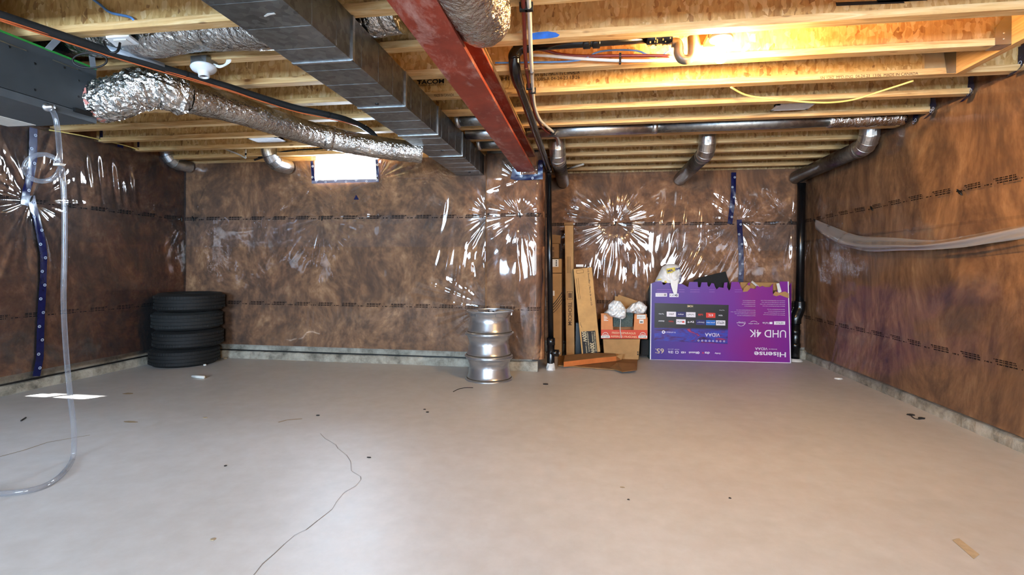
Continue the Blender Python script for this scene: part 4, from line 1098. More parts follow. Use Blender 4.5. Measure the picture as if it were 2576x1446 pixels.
def build_lamps():
    yl = (JY(1) + JY(2) - 0.064) / 2
    c = atY(1813, 92, yl)
    t = lampholder('ceiling_lamp', c, 'lit bare bulb in white porcelain holder between joists', lit=True)
    B().box(c.x - 0.05, c.x + 0.05, yl - 0.05, yl + 0.05, c.z + 0.004, c.z + 0.045).obj('junction_box', 'galv', t)
    B().box(c.x - 0.055, c.x + 0.055, yl + 0.05, JY(2) - 0.064 - 0.0, c.z + 0.02, c.z + 0.045).obj('box_bracket', 'galv', t)
    c = atD(512, 168, 2.93)
    t = lampholder('ceiling_lamp', c, 'unlit white porcelain lampholder between joists above silver flexible duct', sc=1.1, tilt=(0.15, -0.1, -1))
    B().box(c.x - 0.05, c.x + 0.05, c.y - 0.04, c.y + 0.05, c.z + 0.006, c.z + 0.05).obj('junction_box', 'galv', t)
    for k in range(3):
        d = Vector((0.05, 0.02, 0.02)); P = spline([c + d, c + d + Vector((0.04, 0.0, -0.012 - 0.004 * k)), c + d + Vector((0.08 + 0.01 * k, 0, 0.0 + 0.004 * k)), c + d + Vector((0.09 + 0.01 * k, 0, 0.045))], 6)
        B().tube(P, 0.005, 8).obj('cable', 'wire_white', t, smooth=True)
    # floor registers seen from below between joists
    def register(quad, j, label, slats):
        y1 = JY(j) - 0.064; y0 = JY(j - 1)
        P = [atZ(u, v, 2.31) for u, v in quad]
        x0, x1 = min(p.x for p in P), max(p.x for p in P); ys = [p.y for p in P]; ya, yb = min(ys), max(ys)
        ya = max(ya, y0 - 0.03)
        t = thing('floor_register', ((x0 + x1) / 2, (ya + yb) / 2, 2.30), label, 'vent')
        z = 2.302
        B().box(x0, x1, ya, ya + 0.018, z, z + 0.006).box(x0, x1, yb - 0.018, yb, z, z + 0.006).box(x0, x0 + 0.02, ya, yb, z, z + 0.006).box(x1 - 0.02, x1, ya, yb, z, z + 0.006).obj('frame', 'white_enamel', t)
        B().box(x0 + 0.02, x1 - 0.02, ya + 0.018, yb - 0.018, z + 0.01, z + 0.04).obj('throat', 'vent_hole', t)
        n = slats
        for i in range(n):
            x = x0 + 0.02 + (x1 - x0 - 0.04) * (i + 0.5) / n
            B().box(x - 0.0042, x + 0.0042, ya + 0.015, yb - 0.015, z + 0.001, z + 0.005).obj('slat', 'white_enamel', t)
        return t
    register([(1938, 277), (2035, 270), (2052, 257), (1962, 262)], 4, 'white slotted metal floor register between joists under yellow cable', 24)
    register([(622, 346), (700, 346), (706, 355), (645, 355)], 5, 'white slotted floor register between joists above far left wall', 16)
    p = atY(318, 103, JY(0) + 0.1)
    b = thing('duct_boot', p, 'white square register boot on silver duct in joist bay', 'vent')
    P = [atD(266, 96, 2.62), atD(324, 91, 2.62), atD(350, 111, 2.70), atD(292, 118, 2.70)]
    B().slab(P, (0, 0, 1), 0.012).obj('plate', 'white_enamel', b)
    Q = [P[0].lerp(P[2], .22), P[1].lerp(P[3], .22), P[2].lerp(P[0], .22), P[3].lerp(P[1], .22)]
    B().slab([q - Vector((0, 0, .006)) for q in Q], (0, 0, 1), 0.005).obj('raised_centre', 'white_plastic', b)

    # joist hangers
    for (j, lab) in ((1, 'steel joist hanger on header board nearest the lamp bay'), (2, 'steel joist hanger on header board with curled lower strap'),):
        y1 = JY(j); y0 = y1 - 0.064; x = 2.199
        t = thing('joist_hanger', (x - 0.03, (y0 + y1) / 2, H - 0.004), lab, 'bracket', 'joist hangers on the header')
        prof = [(x, H - 0.003), (x - 0.075, H - 0.003), (x - 0.075, H + 0.09), (x - 0.03, H + 0.15), (x - 0.03, H + 0.27), (x, H + 0.27)]
        B().slab([(a, y0 - 0.0025, c) for a, c in prof], (0, 1, 0), 0.002).obj('side_plate', 'hanger', t)
        B().slab([(a, y1 + 0.0005, c) for a, c in prof], (0, 1, 0), 0.002).obj('side_plate', 'hanger', t)
        B().box(x - 0.075, x, y0 - 0.0025, y1 + 0.0025, H - 0.0035, H - 0.0005).obj('seat_plate', 'galv_bright', t)
        for zz in (0.03, 0.06, 0.2):
            B().lathe([(0, 0.003), (0.004, 0.002), (0.005, 0)], (x - 0.035 if zz < .1 else x - .015, y0 - 0.003, H + zz), 8, (0, -1, 0)).obj('nail_head', 'galv_bright', t)
    # hanger and plywood gusset on the joist beside the header
    y0 = JY(3) - 0.064
    t = thing('joist_hanger', (2.2, y0, H), 'steel joist hanger with plywood gusset at the header end', 'bracket')
    B().box(2.03, 2.185, JY(3) - 0.064 + 0.004, JY(3) - 0.040, H + 0.038, H + 0.25).obj('plywood_gusset', 'tan_ply', t)
    pr = [(2.15, H + 0.002), (2.235, H + 0.002), (2.235, H + 0.27), (2.12, H + 0.27), (2.13, H + 0.16)]
    B().slab([(a, y0 - 0.002, c) for a, c in pr], (0, 1, 0), 0.002).obj('side_plate', 'hanger', t)


plain('tan_ply', (176, 152, 116), 0.7, grain=0.12, scale=14)
build_lamps()


# ------------------------------------------------------------------ blue sheathing tape
def tape_strip(pts, width, label, key=None, lift=0.006, rings=True, name='sheathing_tape', ringstep=0.125, mat='tape_blue'):
    """pts: world points already on the surface with the surface normal, tape laid as ribbon"""
    o, sd, n = FRAMES[key]
    sz = [((p - o).dot(sd), p.z) for p in pts]
    P2 = resample([Vector((s, z, 0)) for s, z in sz], 0.02)
    t = thing(name, o + sd * P2[-1].x + up * P2[-1].y, label, 'tape')
    V = []; Fc = []; cols = 5
    for i, p in enumerate(P2):
        tg = (P2[min(i + 1, len(P2) - 1)] - P2[max(i - 1, 0)]).normalized(); w = Vector((-tg.y, tg.x, 0))
        for k in range(cols):
            q = p + w * (width * (k / (cols - 1) - 0.5)); off = float(film_off(key, np.array([q.x]), np.array([q.y]))[0]) + lift + 0.004
            V.append(o + sd * q.x + up * q.y + n * off)
    for i in range(len(P2) - 1):
        for k in range(cols - 1): Fc.append((i * cols + k, i * cols + k + 1, (i + 1) * cols + k + 1, (i + 1) * cols + k))
    mesh_obj('tape', V, Fc, mat, t, smooth=True)
    if rings:
        b = B(); L = 0; i = 3; side = 1
        while i < len(P2) - 2:
            p = P2[i]; tg = (P2[i + 1] - P2[i - 1]).normalized(); w = Vector((-tg.y, tg.x, 0)); q = p + w * (width * 0.22 * side)
            off = float(film_off(key, np.array([q.x]), np.array([q.y]))[0]) + lift + 0.0075
            c = o + sd * q.x + up * q.y + n * off
            ax = n
            b.lathe([(0.008, 0), (0.0125, 0), (0.0125, 0.0006), (0.008, 0.0006)], c, 14, ax)
            b.lathe([(0.0, 0.0003), (0.003, 0.0003)], c, 8, ax)
            side = -side; i += int(ringstep / 0.02)
        if b.v: b.obj('tape_logo', 'tape_print', t, kind='stuff')
    return t


def build_tape():
    o = FRAMES
    W = lambda k, L: [atP(u, v, FRAMES[k][0] + FRAMES[k][2] * 0.02, FRAMES[k][2]) for u, v in L]
    tape_strip(W('left', [(80, 322), (80, 400), (75, 440), (68, 480), (62, 516)]), 0.063, 'navy blue sheathing tape strip on upper left wall', 'left')
    tape_strip(W('left', [(80, 492), (88, 540), (100, 600), (106, 640), (104, 700), (100, 780), (98, 850), (96, 900), (86, 946)]), 0.063, 'long navy blue sheathing tape strip down lower left wall to curb', 'left')
    tape_strip(W('back_right', [(1845, 434), (1844, 480), (1840, 530), (1836, 563)]), 0.058, 'navy blue sheathing tape strip on upper wall behind purple carton', 'back_right')
    tape_strip(W('back_right', [(1860, 552), (1863, 620), (1864, 680), (1862, 720)]), 0.06, 'navy blue sheathing tape strip hanging down behind purple carton', 'back_right')
    # around the beam end
    tape_strip(W('pilaster', [(1300, 425), (1297, 440), (1294, 452)]), 0.085, 'navy blue tape piece left of steel beam end', 'pilaster', rings=False)
    tape_strip(W('pilaster', [(1297, 446), (1330, 446), (1366, 445)]), 0.055, 'navy blue tape piece under steel beam end', 'pilaster', lift=0.01)
    tape_strip(W('pilaster', [(1361, 404), (1360, 425), (1360, 452)]), 0.05, 'navy blue tape piece right of steel beam end', 'pilaster', lift=0.014)
    # around the far window
    z0 = WIN[2] - 0.015
    P = lambda x, z: Vector((x, YB - 0.01, z))
    tape_strip([P(WIN[0] - 0.005, 2.27), P(WIN[0] - 0.005, z0)], 0.036, 'navy blue tape on left edge of small window', 'back_left')
    tape_strip([P(WIN[0] - 0.02, z0), P(WIN[1] + 0.02, z0 + 0.004)], 0.034, 'bluish grey tape along sill of small window', 'back_left', lift=0.009, mat='tape_pale')
    tape_strip([P(WIN[1] + 0.005, 2.27), P(WIN[1] + 0.005, z0)], 0.030, 'navy blue tape on right edge of small window', 'back_left')
    s = W('back_left', [(890, 502), (896, 490), (903, 502)])
    B().slab(s, (0, -1, 0), 0.002).obj('tape_scrap', 'tape_blue', label='small triangular scrap of blue tape under window', cat='tape')
    # pieces at the joist ends
    for (u, v, j, lab) in ((2565, 152, 2.4, 'crumpled navy blue tape at right wall beside header board'), (2441, 222, 4, 'navy blue tape where joist meets right wall, with yellow cable beyond'), (2347, 268, 5, 'navy blue tape where joist meets right wall above round pipe'), (2303, 297, 5.7, 'small navy blue tape tab at right wall near elbow duct')):
        p = atX(u, v, XR - 0.02); h = 0.085 if j < 5.5 else 0.04
        t = thing('sheathing_tape', (p.x, p.y, p.z - h), lab, 'tape')
        b = B(); N = 8
        V = []; Fc = []
        for i in range(N + 1):
            z = p.z + h - 2 * h * i / N; bend = -0.045 * max(0, (i / N - 0.7) / 0.3)
            V += [Vector((p.x + bend + 0.004 * math.sin(i * 2.1), p.y - 0.032, z)), Vector((p.x + bend, p.y, z - 0.002)), Vector((p.x + bend + 0.003 * math.sin(i * 1.3), p.y + 0.032, z))]
        Fc = [(i * 3 + k, i * 3 + k + 1, i * 3 + 4 + k, i * 3 + 3 + k) for i in range(N) for k in (0, 1)]
        mesh_obj('tape', V, Fc, 'tape_blue', t, smooth=True)
        b = B(); 
        for dy, dz in ((-0.014, -0.02), (0.012, -0.03)):
            b.lathe([(0.009, 0), (0.0135, 0), (0.0135, 0.0006), (0.009, 0.0006)], (p.x - 0.008, p.y + dy, p.z + dz), 12, (-1, 0, 0))
        b.obj('tape_logo', 'tape_print', t, kind='stuff')
    for (u, v, h, lab) in ((258, 340, 0.05, 'dark blue tape tab at top of left wall beside ventilator box'), (303, 366, 0.02, 'tiny blue tape tab under yellow cable on left wall'), (352, 368, 0.05, 'dark blue tape tab at top of left wall near corner')):
        p = atX(u, v, XL + 0.05); B().box(p.x - 0.002, p.x + 0.002, p.y - 0.03, p.y + 0.03, p.z - h, p.z + h).obj('sheathing_tape', 'tape_blue', label=lab, cat='tape')


build_tape()


# ------------------------------------------------------------------ tyres and alloy wheels
def build_tyres():
    cx, cy = -4.385, 4.965
    labs = ['black tyre at the bottom of the stack in far left corner', 'black tyre second from floor in the corner stack', 'dusty dark grey tyre second from top in the corner stack', 'black tyre on top of the stack in far left corner']
    dx = [(-0.02, 0.0), (0.025, 0.0), (0.02, -0.01), (0.03, 0.01)]
    R, W = 0.335, 0.196
    plain('rubber_dusty', (24, 26, 27), 0.8, grain=0.4, scale=50, bump=0.4)
    for k in range(4):
        c = Vector((cx + dx[k][0], cy + dx[k][1], k * W))
        t = thing('tyre', c, labs[k], 'tyre', 'tyres stacked in the corner')
        mt = 'rubber_dusty' if k == 2 else 'rubber'
        sw = [(0.215, 0.018), (0.222, 0.006), (0.26, 0.0), (0.30, 0.006), (R - 0.012, 0.028)]
        pr = sw + [(R - 0.008, 0.034)]
        B().lathe(sw, c, 64).obj('sidewall', mt, t, smooth=True)
        B().lathe([(r, W - z - 0.0008) for r, z in sw], c, 64).obj('sidewall', mt, t, smooth=True)
        B().lathe([(0.215, 0.018), (0.205, 0.06), (0.205, W - 0.06), (0.215, W - 0.018)], c, 48).obj('inner_liner', mt, t, smooth=True)
        # tread: ribs with grooves and lateral sipes
        b = B(); ribs = [(0.028, 0.058), (0.064, 0.094), (0.102, 0.132), (0.138, W - 0.029)]
        prof = [(R - 0.012, 0.027)]
        for a, e in ribs: prof += [(R - 0.010, a), (R, a + 0.001), (R, e - 0.001), (R - 0.010, e)]
        prof.append((R - 0.012, W - 0.028))
        b.lathe(prof, c, 72); b.obj('tread', mt, t)
        s = B()
        for a in range(72):
            th = 2 * math.pi * a / 72
            for z0, z1 in (ribs[0], ribs[3]):
                e = Vector((math.cos(th), math.sin(th), 0)); tt = Vector((-e.y, e.x, 0))
                s.obox(c + e * (R - 0.002) + tt * -0.007 + up * (z0 + 0.002), tt * 0.009, e * 0.005, up * (z1 - z0 - 0.004))
        s.obj('tread_block', mt, t, kind='stuff')


def build_wheels():
    cx, cy = -0.952, 4.815
    labs = ['silver alloy wheel at bottom of stack beside wall end', 'silver alloy wheel in middle of stack beside wall end', 'silver alloy wheel on top of stack with spokes facing up']
    R, W = 0.232, 0.222
    for k in range(3):
        c = Vector((cx + (0.0, -0.008, 0.004)[k], cy + (0, 0.01, 0)[k], k * W))
        t = thing('alloy_wheel', c, labs[k], 'wheel', 'alloy wheels in a stack')
        prof = [(R, 0.0), (R + 0.002, 0.004), (R - 0.002, 0.012), (R - 0.018, 0.020), (R - 0.022, 0.04), (R - 0.030, 0.055), (R - 0.034, 0.10), (R - 0.040, 0.112), (R - 0.040, 0.15), (R - 0.034, 0.165), (R - 0.026, 0.185), (R - 0.022, 0.20), (R - 0.006, 0.208), (R - 0.002, 0.214), (R - 0.003, 0.2215)]
        B().lathe(prof, c, 72).obj('barrel', 'alloy', t, smooth=True)
        B().lathe([(r - 0.010, z) for r, z in prof], c, 60).obj('inner_barrel', 'alloy', t, smooth=True)
        B().lathe([(R - 0.001, 0.010), (R - 0.016, 0.0195), (R - 0.020, 0.026)], c, 72).obj('grime_band', 'grime', t, smooth=True)
        B().lathe([(R - 0.003, 0.2215), (R - 0.013, 0.2215)], c, 60).obj('rim_lip', 'alloy', t)
        if k == 2:
            z = 0.205
            B().lathe([(0.0, z), (0.055, z + 0.002), (0.062, z - 0.01), (0.062, z - 0.05)], c, 32).obj('hub', 'alloy', t, smooth=True)
            for a in range(5):
                th = 2 * math.pi * a / 5 + 0.3; e = Vector((math.cos(th), math.sin(th), 0)); tt = Vector((-e.y, e.x, 0))
                B().add([c + e * 0.05 - tt * 0.026 + up * z, c + e * 0.05 + tt * 0.026 + up * z, c + e * 0.212 + tt * 0.036 + up * (z + 0.006), c + e * 0.212 - tt * 0.036 + up * (z + 0.006),
                         c + e * 0.05 - tt * 0.026 + up * (z - 0.03), c + e * 0.05 + tt * 0.026 + up * (z - 0.03), c + e * 0.212 + tt * 0.036 + up * (z - 0.03), c + e * 0.212 - tt * 0.036 + up * (z - 0.03)],
                        [(0, 1, 2, 3), (7, 6, 5, 4), (0, 4, 5, 1), (1, 5, 6, 2), (2, 6, 7, 3), (3, 7, 4, 0)]).obj('spoke', 'alloy', t)
            for a in range(5):
                th = 2 * math.pi * (a + 0.5) / 5 + 0.3; e = Vector((math.cos(th), math.sin(th), 0))
                B().lathe([(0.009, 0.003), (0.009, 0.0), (0.0, -0.006)], c + e * 0.040 + up * (z + 0.0035), 10).obj('lug_hole', 'black', t)


build_tyres(); build_wheels()


# ------------------------------------------------------------------ cartons along the recessed wall
def text_px(body, plane, u0, v0, u1, v1, mat, parent, exuv, bold=0.0, n=None, p0=None):
    pass


class Face:
    """flat printed face: converts photo measurements to points on that face"""
    def __init__(s, p0, n, parent): s.p0, s.n, s.t = Vector(p0), Vector(n).normalized(), parent
    def p(s, u, v, lift=0.0): return atP(u, v, s.p0, s.n) + s.n * lift
    def poly(s, pts, name, mat, lift=0.0008, label=None):
        b = B(); b.slab([s.p(u, v, lift) for u, v in pts], s.n, 0.0006); return b.obj(name, mat, s.t, label=label)
    def rect(s, u0, v0, u1, v1, name, mat, lift=0.0008, label=None): return s.poly([(u0, v0), (u0, v1), (u1, v1), (u1, v0)], name, mat, lift, label)
    def text(s, body, u, v, w, h, mat, ex, ez, lift=0.0016, bold=0.0, name='lettering', parent=None):
        """w, h in photo pixels around (u, v)"""
        c = s.p(u, v); ex, ez = Vector(ex).normalized(), Vector(ez).normalized()
        d = (c - CP).dot(fwd) / F_PX
        return text_obj(name, body, c, ex, ez, w * d, h * d, mat, parent or s.t, lift, bold)


def build_tv_box():
    pl, pr = atZ(1634, 904, 0.0), atZ(1990, 913, 0.0)
    ex = (pr - pl).normalized(); n = ex.cross(up).normalized()        # n points to the camera
    if n.dot(fwd) > 0: n = -n
    t = thing('television_carton', pl.lerp(pr, .5), 'large purple television carton standing upside down with torn open top', 'carton')
    f = Face(pl, n, t); dep = 0.17
    outline = [(1635, 906), (1990, 914), (1984, 708), (1962, 708), (1962, 716), (1958, 722), (1953, 738), (1944, 738), (1944, 716), (1946, 712), (1937, 722), (1925, 722), (1918, 719), (1912, 722), (1904, 718), (1900, 727), (1888, 724), (1884, 720), (1888, 709), (1882, 712), (1876, 724), (1870, 733), (1864, 722), (1859, 709), (1840, 709), (1838, 725), (1834, 731), (1829, 722), (1830, 710), (1822, 711), (1820, 724), (1809, 722), (1803, 728), (1799, 722), (1796, 713), (1790, 712), (1784, 722), (1780, 718), (1779, 710), (1765, 710), (1762, 722), (1756, 722), (1755, 709), (1734, 709), (1731, 722), (1722, 717), (1716, 714), (1700, 714), (1690, 718), (1685, 714), (1682, 707), (1672, 716), (1668, 716), (1664, 707), (1650, 708), (1643, 711), (1637, 713)]
    P = [f.p(u, v) for u, v in outline]
    b = B(); b.slab([p - n * 0.006 for p in P], n, 0.006); fr = b.obj('front_panel', 'tv_print', t)
    # white border of the print
    for a, c in (((1635, 906), (1990, 914)), ((1990, 914), (1984, 708)), ((1635, 906), (1637, 713))):
        p, q = f.p(*a, 0.0008), f.p(*c, 0.0008); d = (q - p).normalized(); w = d.cross(n) * 0.011
        mid = (f.p(1800, 810) - p)
        if w.dot(mid) < 0: w = -w
        B().slab([p, q, q + w, p + w], n, 0.0006).obj('white_border', 'print_white', t)
    # rest of the carton
    hL = (P[-1] - P[0]).length; hR = (P[2] - P[1]).length
    B().obox(pl - n * dep, ex * (pr - pl).length, -n * -0.005, up * 0.86).obj('back_panel', 'card', t)
    B().slab([pl - n * 0.006, pl - n * dep, pl - n * dep + up * 0.80, pl - n * 0.006 + up * (hL - 0.02)], ex, 0.005).obj('side_panel', 'teal_side', t)
    B().slab([pr - n * 0.006, pr - n * dep, pr - n * dep + up * 0.80, pr - n * 0.006 + up * (hR - 0.02)], -ex, 0.005).obj('side_panel', 'tv_print', t)
    B().obox(pl - n * 0.006 + up * 0.001, ex * (pr - pl).length, -n * (dep - 0.01), up * 0.005).obj('bottom_panel', 'card', t)
    # torn raw card showing at the top right
    f.poly([(1944, 742), (1950, 733), (1962, 736), (1975, 733), (1984, 738), (1984, 750), (1975, 747), (1962, 742), (1953, 745)], 'torn_card', 'card', 0.0012)
    f.poly([(1953, 713), (1960, 712), (1966, 733), (1958, 738)], 'torn_card', 'paper', 0.0012)
    f.poly([(1872, 724), (1880, 716), (1890, 722), (1880, 733), (1868, 734)], 'torn_card', 'card', 0.0012)
    for u0, u1 in ((1652, 1690), (1708, 1722), (1736, 1760), (1784, 1798), (1848, 1866)):
        for k in (0, 1): f.rect(u0, 728 + 5.5 * k, u1, 729.2 + 5.5 * k, 'fold_crease', 'tv_crease', 0.0008)
    R, U = -ex, -up        # the print stands on its head
    # picture of the screen
    f.poly([(1647, 762), (1833, 767), (1830, 865), (1646, 856)], 'screen_picture', 'tv_picture', 0.0008, label='printed picture of a television home screen')
    # app tiles: two rows of seven
    def sk(u, v): return v + (u - 1740) * 0.028
    tiles1 = [(1677, 'pex', 'print_white', 'plex', 'ink'), (1701, 'x', 'print_navy', 'stingray', 'print_white'), (1726, 'x', 'print_white', 'YouTubeTV', 'ink'), (1751, 'x', None, 'tubi', 'print_red'), (1776, 'x', 'print_red', 'RTC', 'print_white'), (1801, 'x', None, 'VIDAA', 'print_white'), (1652, 'x', None, 'Top Picks', 'print_white')]
    tiles2 = [(1677, '', None, 'TOU', 'print_red'), (1701, '', 'print_white', 'YouTube', 'ink'), (1726, '', None, 'tv+', 'print_white'), (1751, '', 'print_navy', 'Disney+', 'print_white'), (1776, '', 'print_blue', 'prime video', 'print_white'), (1801, '', 'print_white', 'NETFLIX', 'ink'), (1652, '', None, 'deezer', 'print_white')]
    for row, vv in ((tiles1, 791.5), (tiles2, 809.5)):
        for (u0, _, bg, s, fg) in row:
            v = sk(u0, vv) - (0 if row is tiles1 else -0.5)
            uc = u0 + 11.5
            tile = f.poly([(u0, v - 6.3), (u0, v + 6.3), (u0 + 23.5, v + 6.9), (u0 + 23.5, v - 5.7)], 'app_tile', bg, 0.0018) if bg else None
            wpx = {'NETFLIX': 18, 'YouTubeTV': 17, 'prime video': 20, 'Disney+': 17, 'Top Picks': 13, 'stingray': 14, 'tv+': 17, 'YouTube': 13, 'deezer': 15, 'RTC': 11, 'VIDAA': 10}.get(s, 12)
            hpx = {'tv+': 5.5, 'tubi': 5.5, 'NETFLIX': 6, 'RTC': 5.5, 'plex': 5}.get(s, 3.6)
            f.text(s, uc if s != 'YouTube' else uc - 2, v, wpx, hpx, fg, R, U, 0.0028, 0.015, parent=tile)
    v = sk(1720, 810); f.rect(1716, v - 2, 1721.5, v + 2, 'play_icon', 'print_red', 0.003)
    f.text('HOME', 1736, 770, 14, 5, 'print_cream', R, U, 0.0018, 0.02)
    f.text('Top Picks', 1816, 780, 13, 2.6, 'print_white', R, U)
    f.text('VIDAA', 1792, 842, 36, 9, 'print_white', R, U)
    f.text("It's all about U", 1686, 836, 26, 3.4, 'print_white', R, U)
    b = B(); c = f.p(1669, 835, 0.0018); b.lathe([(0.009, 0), (0.019, 0)], c, 18, n); b.obj('logo_ring', 'print_white', t)
    b = B()
    for k in range(8): b.lathe([(0.006, 0), (0.010, 0)], f.p(1757 + 9.2 * k, sk(1757 + 9.2 * k, 856), 0.0018), 12, n)
    b.obj('icon_row', 'print_white', t)
    # big print on the right
    f.text('UHD 4K', 1931, 839, 88, 19, 'print_white', R, U, bold=0.004)
    f.text('Hisense', 1937, 891, 76, 12.5, 'print_white', R, U, bold=0.018)
    f.text('POWERED BY', 1944, 878, 20, 2.2, 'print_white', R, U)
    f.text('VIDAA', 1915, 877, 30, 6.5, 'print_white', R, U)
    lp = f.rect(1947, 808, 1975, 816.5, 'logo_plate', 'print_white')
    f.text('NETFLIX', 1961, 812.2, 18, 4.5, 'ink', R, U, 0.002, parent=lp)
    f.text('YouTube', 1926, 812.5, 15, 5, 'print_white', R, U); f.rect(1935.5, 809.5, 1943, 815, 'logo_plate', 'print_white')
    f.text('prime video', 1896, 814, 25, 3.8, 'print_white', R, U); f.text('Disney+', 1864, 811, 21, 6.5, 'print_white', R, U)
    arc = [f.p(1864 + 10 * math.cos(a), 811 + 9 * math.sin(a), 0.002) for a in [0.2 + i * 0.18 for i in range(14)]]
    B().tube(arc, 0.0022, 6).obj('logo_arc', 'print_white', t)
    arc = [f.p(1896 + 9 * math.cos(a), 812.5 - 5 * math.sin(a), 0.002) for a in [0.3 + i * 0.2 for i in range(13)]]
    B().tube(arc, 0.0018, 6).obj('logo_arc', 'print_white', t)
    # bottom row of feature marks
    f.text('65', 1661, 882.5, 17, 12, 'print_cream', R, U)
    f.text('Class', 1650, 878, 4, 2.5, 'print_cream', R, U); f.text('in', 1650, 887, 3.4, 3, 'print_cream', R, U)
    for (s, u, w, h) in (('120 Hz', 1687, 12, 6.5), ('CI', 1703, 8, 7), ('4 HDR', 1719, 12, 5), ('Bluetooth', 1743, 20, 5), ('dts', 1779, 12, 6), ('X', 1768.5, 6, 4), ('Dolby', 1805, 14, 4.5)):
        f.text(s, u, 885.5 + (u - 1690) * 0.024, w, h, 'print_red' if s == 'X' else 'print_white', R, U, bold=0.02)
    b = B(); c = f.p(1756.5, 887, 0.001); b.lathe([(0.006, 0), (0.014, 0)], c, 14, n); b.obj('logo_ring', 'print_white', t)
    for (s, u, v, w) in (('game mode', 1687, 878, 14), ('smooth', 1703, 879, 11)): f.text(s, u, v, w, 2.2, 'print_white', R, U)
    # stickers at the top left
    for (u0, u1, v0) in ((1649, 1678, 737), (1684, 1707, 738)):
        stk = f.rect(u0, v0, u1, v0 + 9, 'sticker', 'print_white')
        f.text('limited warranty' if u0 < 1660 else 'EN', (u0 + u1) / 2 - 3, v0 + 4.5, (u1 - u0) * 0.6, 2.6, 'ink', R, U, 0.002, parent=stk)
        b = B(); c = f.p(u1 - 5, v0 + 4.6, 0.0018); b.lathe([(0.006, 0), (0.012, 0)], c, 14, n); b.obj('sticker_icon', 'ink', t)
    # blocks of small print
    for (u1, v0, ws) in ((1973, 756, (58, 56, 60, 54)), (1973, 778, (42, 40, 50, 52)), (1899, 756, (30, 30, 32, 26)), (1899, 780, (46, 60, 50, 44))):
        for k, w in enumerate(ws):
            f.text('features and specifications may vary', u1 - w / 2, v0 + 4.6 * k, w, 2.1, 'print_white', R, U)
    # dirt behind the torn edge: loose white foam strip and bits inside
    p0 = f.p(1895, 708, -0.05); q0 = f.p(1912, 722, -0.05)
    B().tube([p0, q0], 0.012, 4).obj('foam_strip', 'paper', t)
    B().obox(f.p(1868, 730, -0.16), ex * 0.42, -n * -0.08, up * 0.09).obj('inner_flap', 'card', t)
    # black foam corner and bag sticking out of the carton
    bf = thing('black_foam_sheet', f.p(1795, 725, -0.10), 'black sheet of foam sticking out of the torn purple carton', 'foam')
    B().slab([f.p(u, v, -0.10) for u, v in ((1752, 760), (1752, 706), (1768, 699), (1795, 692), (1832, 683), (1842, 712), (1850, 760))], -n, 0.03).obj('sheet', 'foam_black', bf)
    # white shopping bag
    bg = thing('shopping_bag', f.p(1690, 715, -0.03), 'crumpled white plastic shopping bag with yellow and navy print stuffed in purple carton', 'bag')
    out = [(1650, 708), (1657, 694), (1668, 672), (1682, 664), (1700, 663), (1714, 671), (1718, 684), (1717, 708), (1712, 712)]
    rows = []
    rnd = np.random.RandomState(5)
    cu, cv = 1686, 712
    N = 40
    edge = [Vector((u, v, 0)) for u, v in out]; E_ = resample(edge, sum((edge[i + 1] - edge[i]).length for i in range(len(edge) - 1)) / N)[:N + 1]
    V = []; K = 14
    for i, e in enumerate(E_):
        for k in range(K + 1):
            w = k / K; u = cu + (e.x - cu) * w; v = cv + (e.y - cv) * w
            dz = 0.10 * math.sqrt(max(0, 1 - w * w)) - 0.07 + 0.022 * (vn(np.array([u * .22]), np.array([v * .22]), 4)[0] - .5) + 0.012 * (ridged(np.array([u * .35 + v * .1]), np.array([v * .2]), 9)[0] - .5)
            V.append(f.p(u, v, dz))
    Fc = [(i * (K + 1) + k, i * (K + 1) + k + 1, (i + 1) * (K + 1) + k + 1, (i + 1) * (K + 1) + k) for i in range(len(E_) - 1) for k in range(K)]
    mesh_obj('bag_body', V, Fc, 'grey_plastic_bag', bg, smooth=True)
    tail = [(1686, 706), (1704, 706), (1703, 720), (1701, 738), (1694, 740), (1690, 730), (1686, 716)]
    B().slab([f.p(u, v, 0.035) for u, v in tail], -n, 0.01).obj('bag_tail', 'grey_plastic_bag', bg)
    fb = Face(f.p(1690, 685, 0.034), n, bg)
    fb.poly([(1676, 676), (1698, 672), (1700, 680), (1690, 686), (1679, 688)], 'printed_patch', 'print_yellow')
    r = (ex + up * 0.22).normalized(); q = r.cross(n) * -1
    q = n.cross(r)
    fb.text('MR.', 1687, 680.5, 15, 6.5, 'print_navy', r, q, 0.003, 0.03); fb.text('IM', 1704, 676, 12, 5.5, 'print_navy', r, q, 0.003, 0.01)
    fb.text('TIRE', 1711.5, 701, 19, 5.5, 'print_navy', -up, ex, 0.003, 0.02)
    fb.poly([(1654, 702), (1662, 701), (1664, 704), (1654, 705)], 'printed_patch', 'print_yellow'); fb.poly([(1671, 706), (1679, 706), (1678, 711), (1672, 711)], 'printed_patch', 'print_yellow')


plain('tv_crease', (140, 96, 180), 0.5)
build_tv_box()


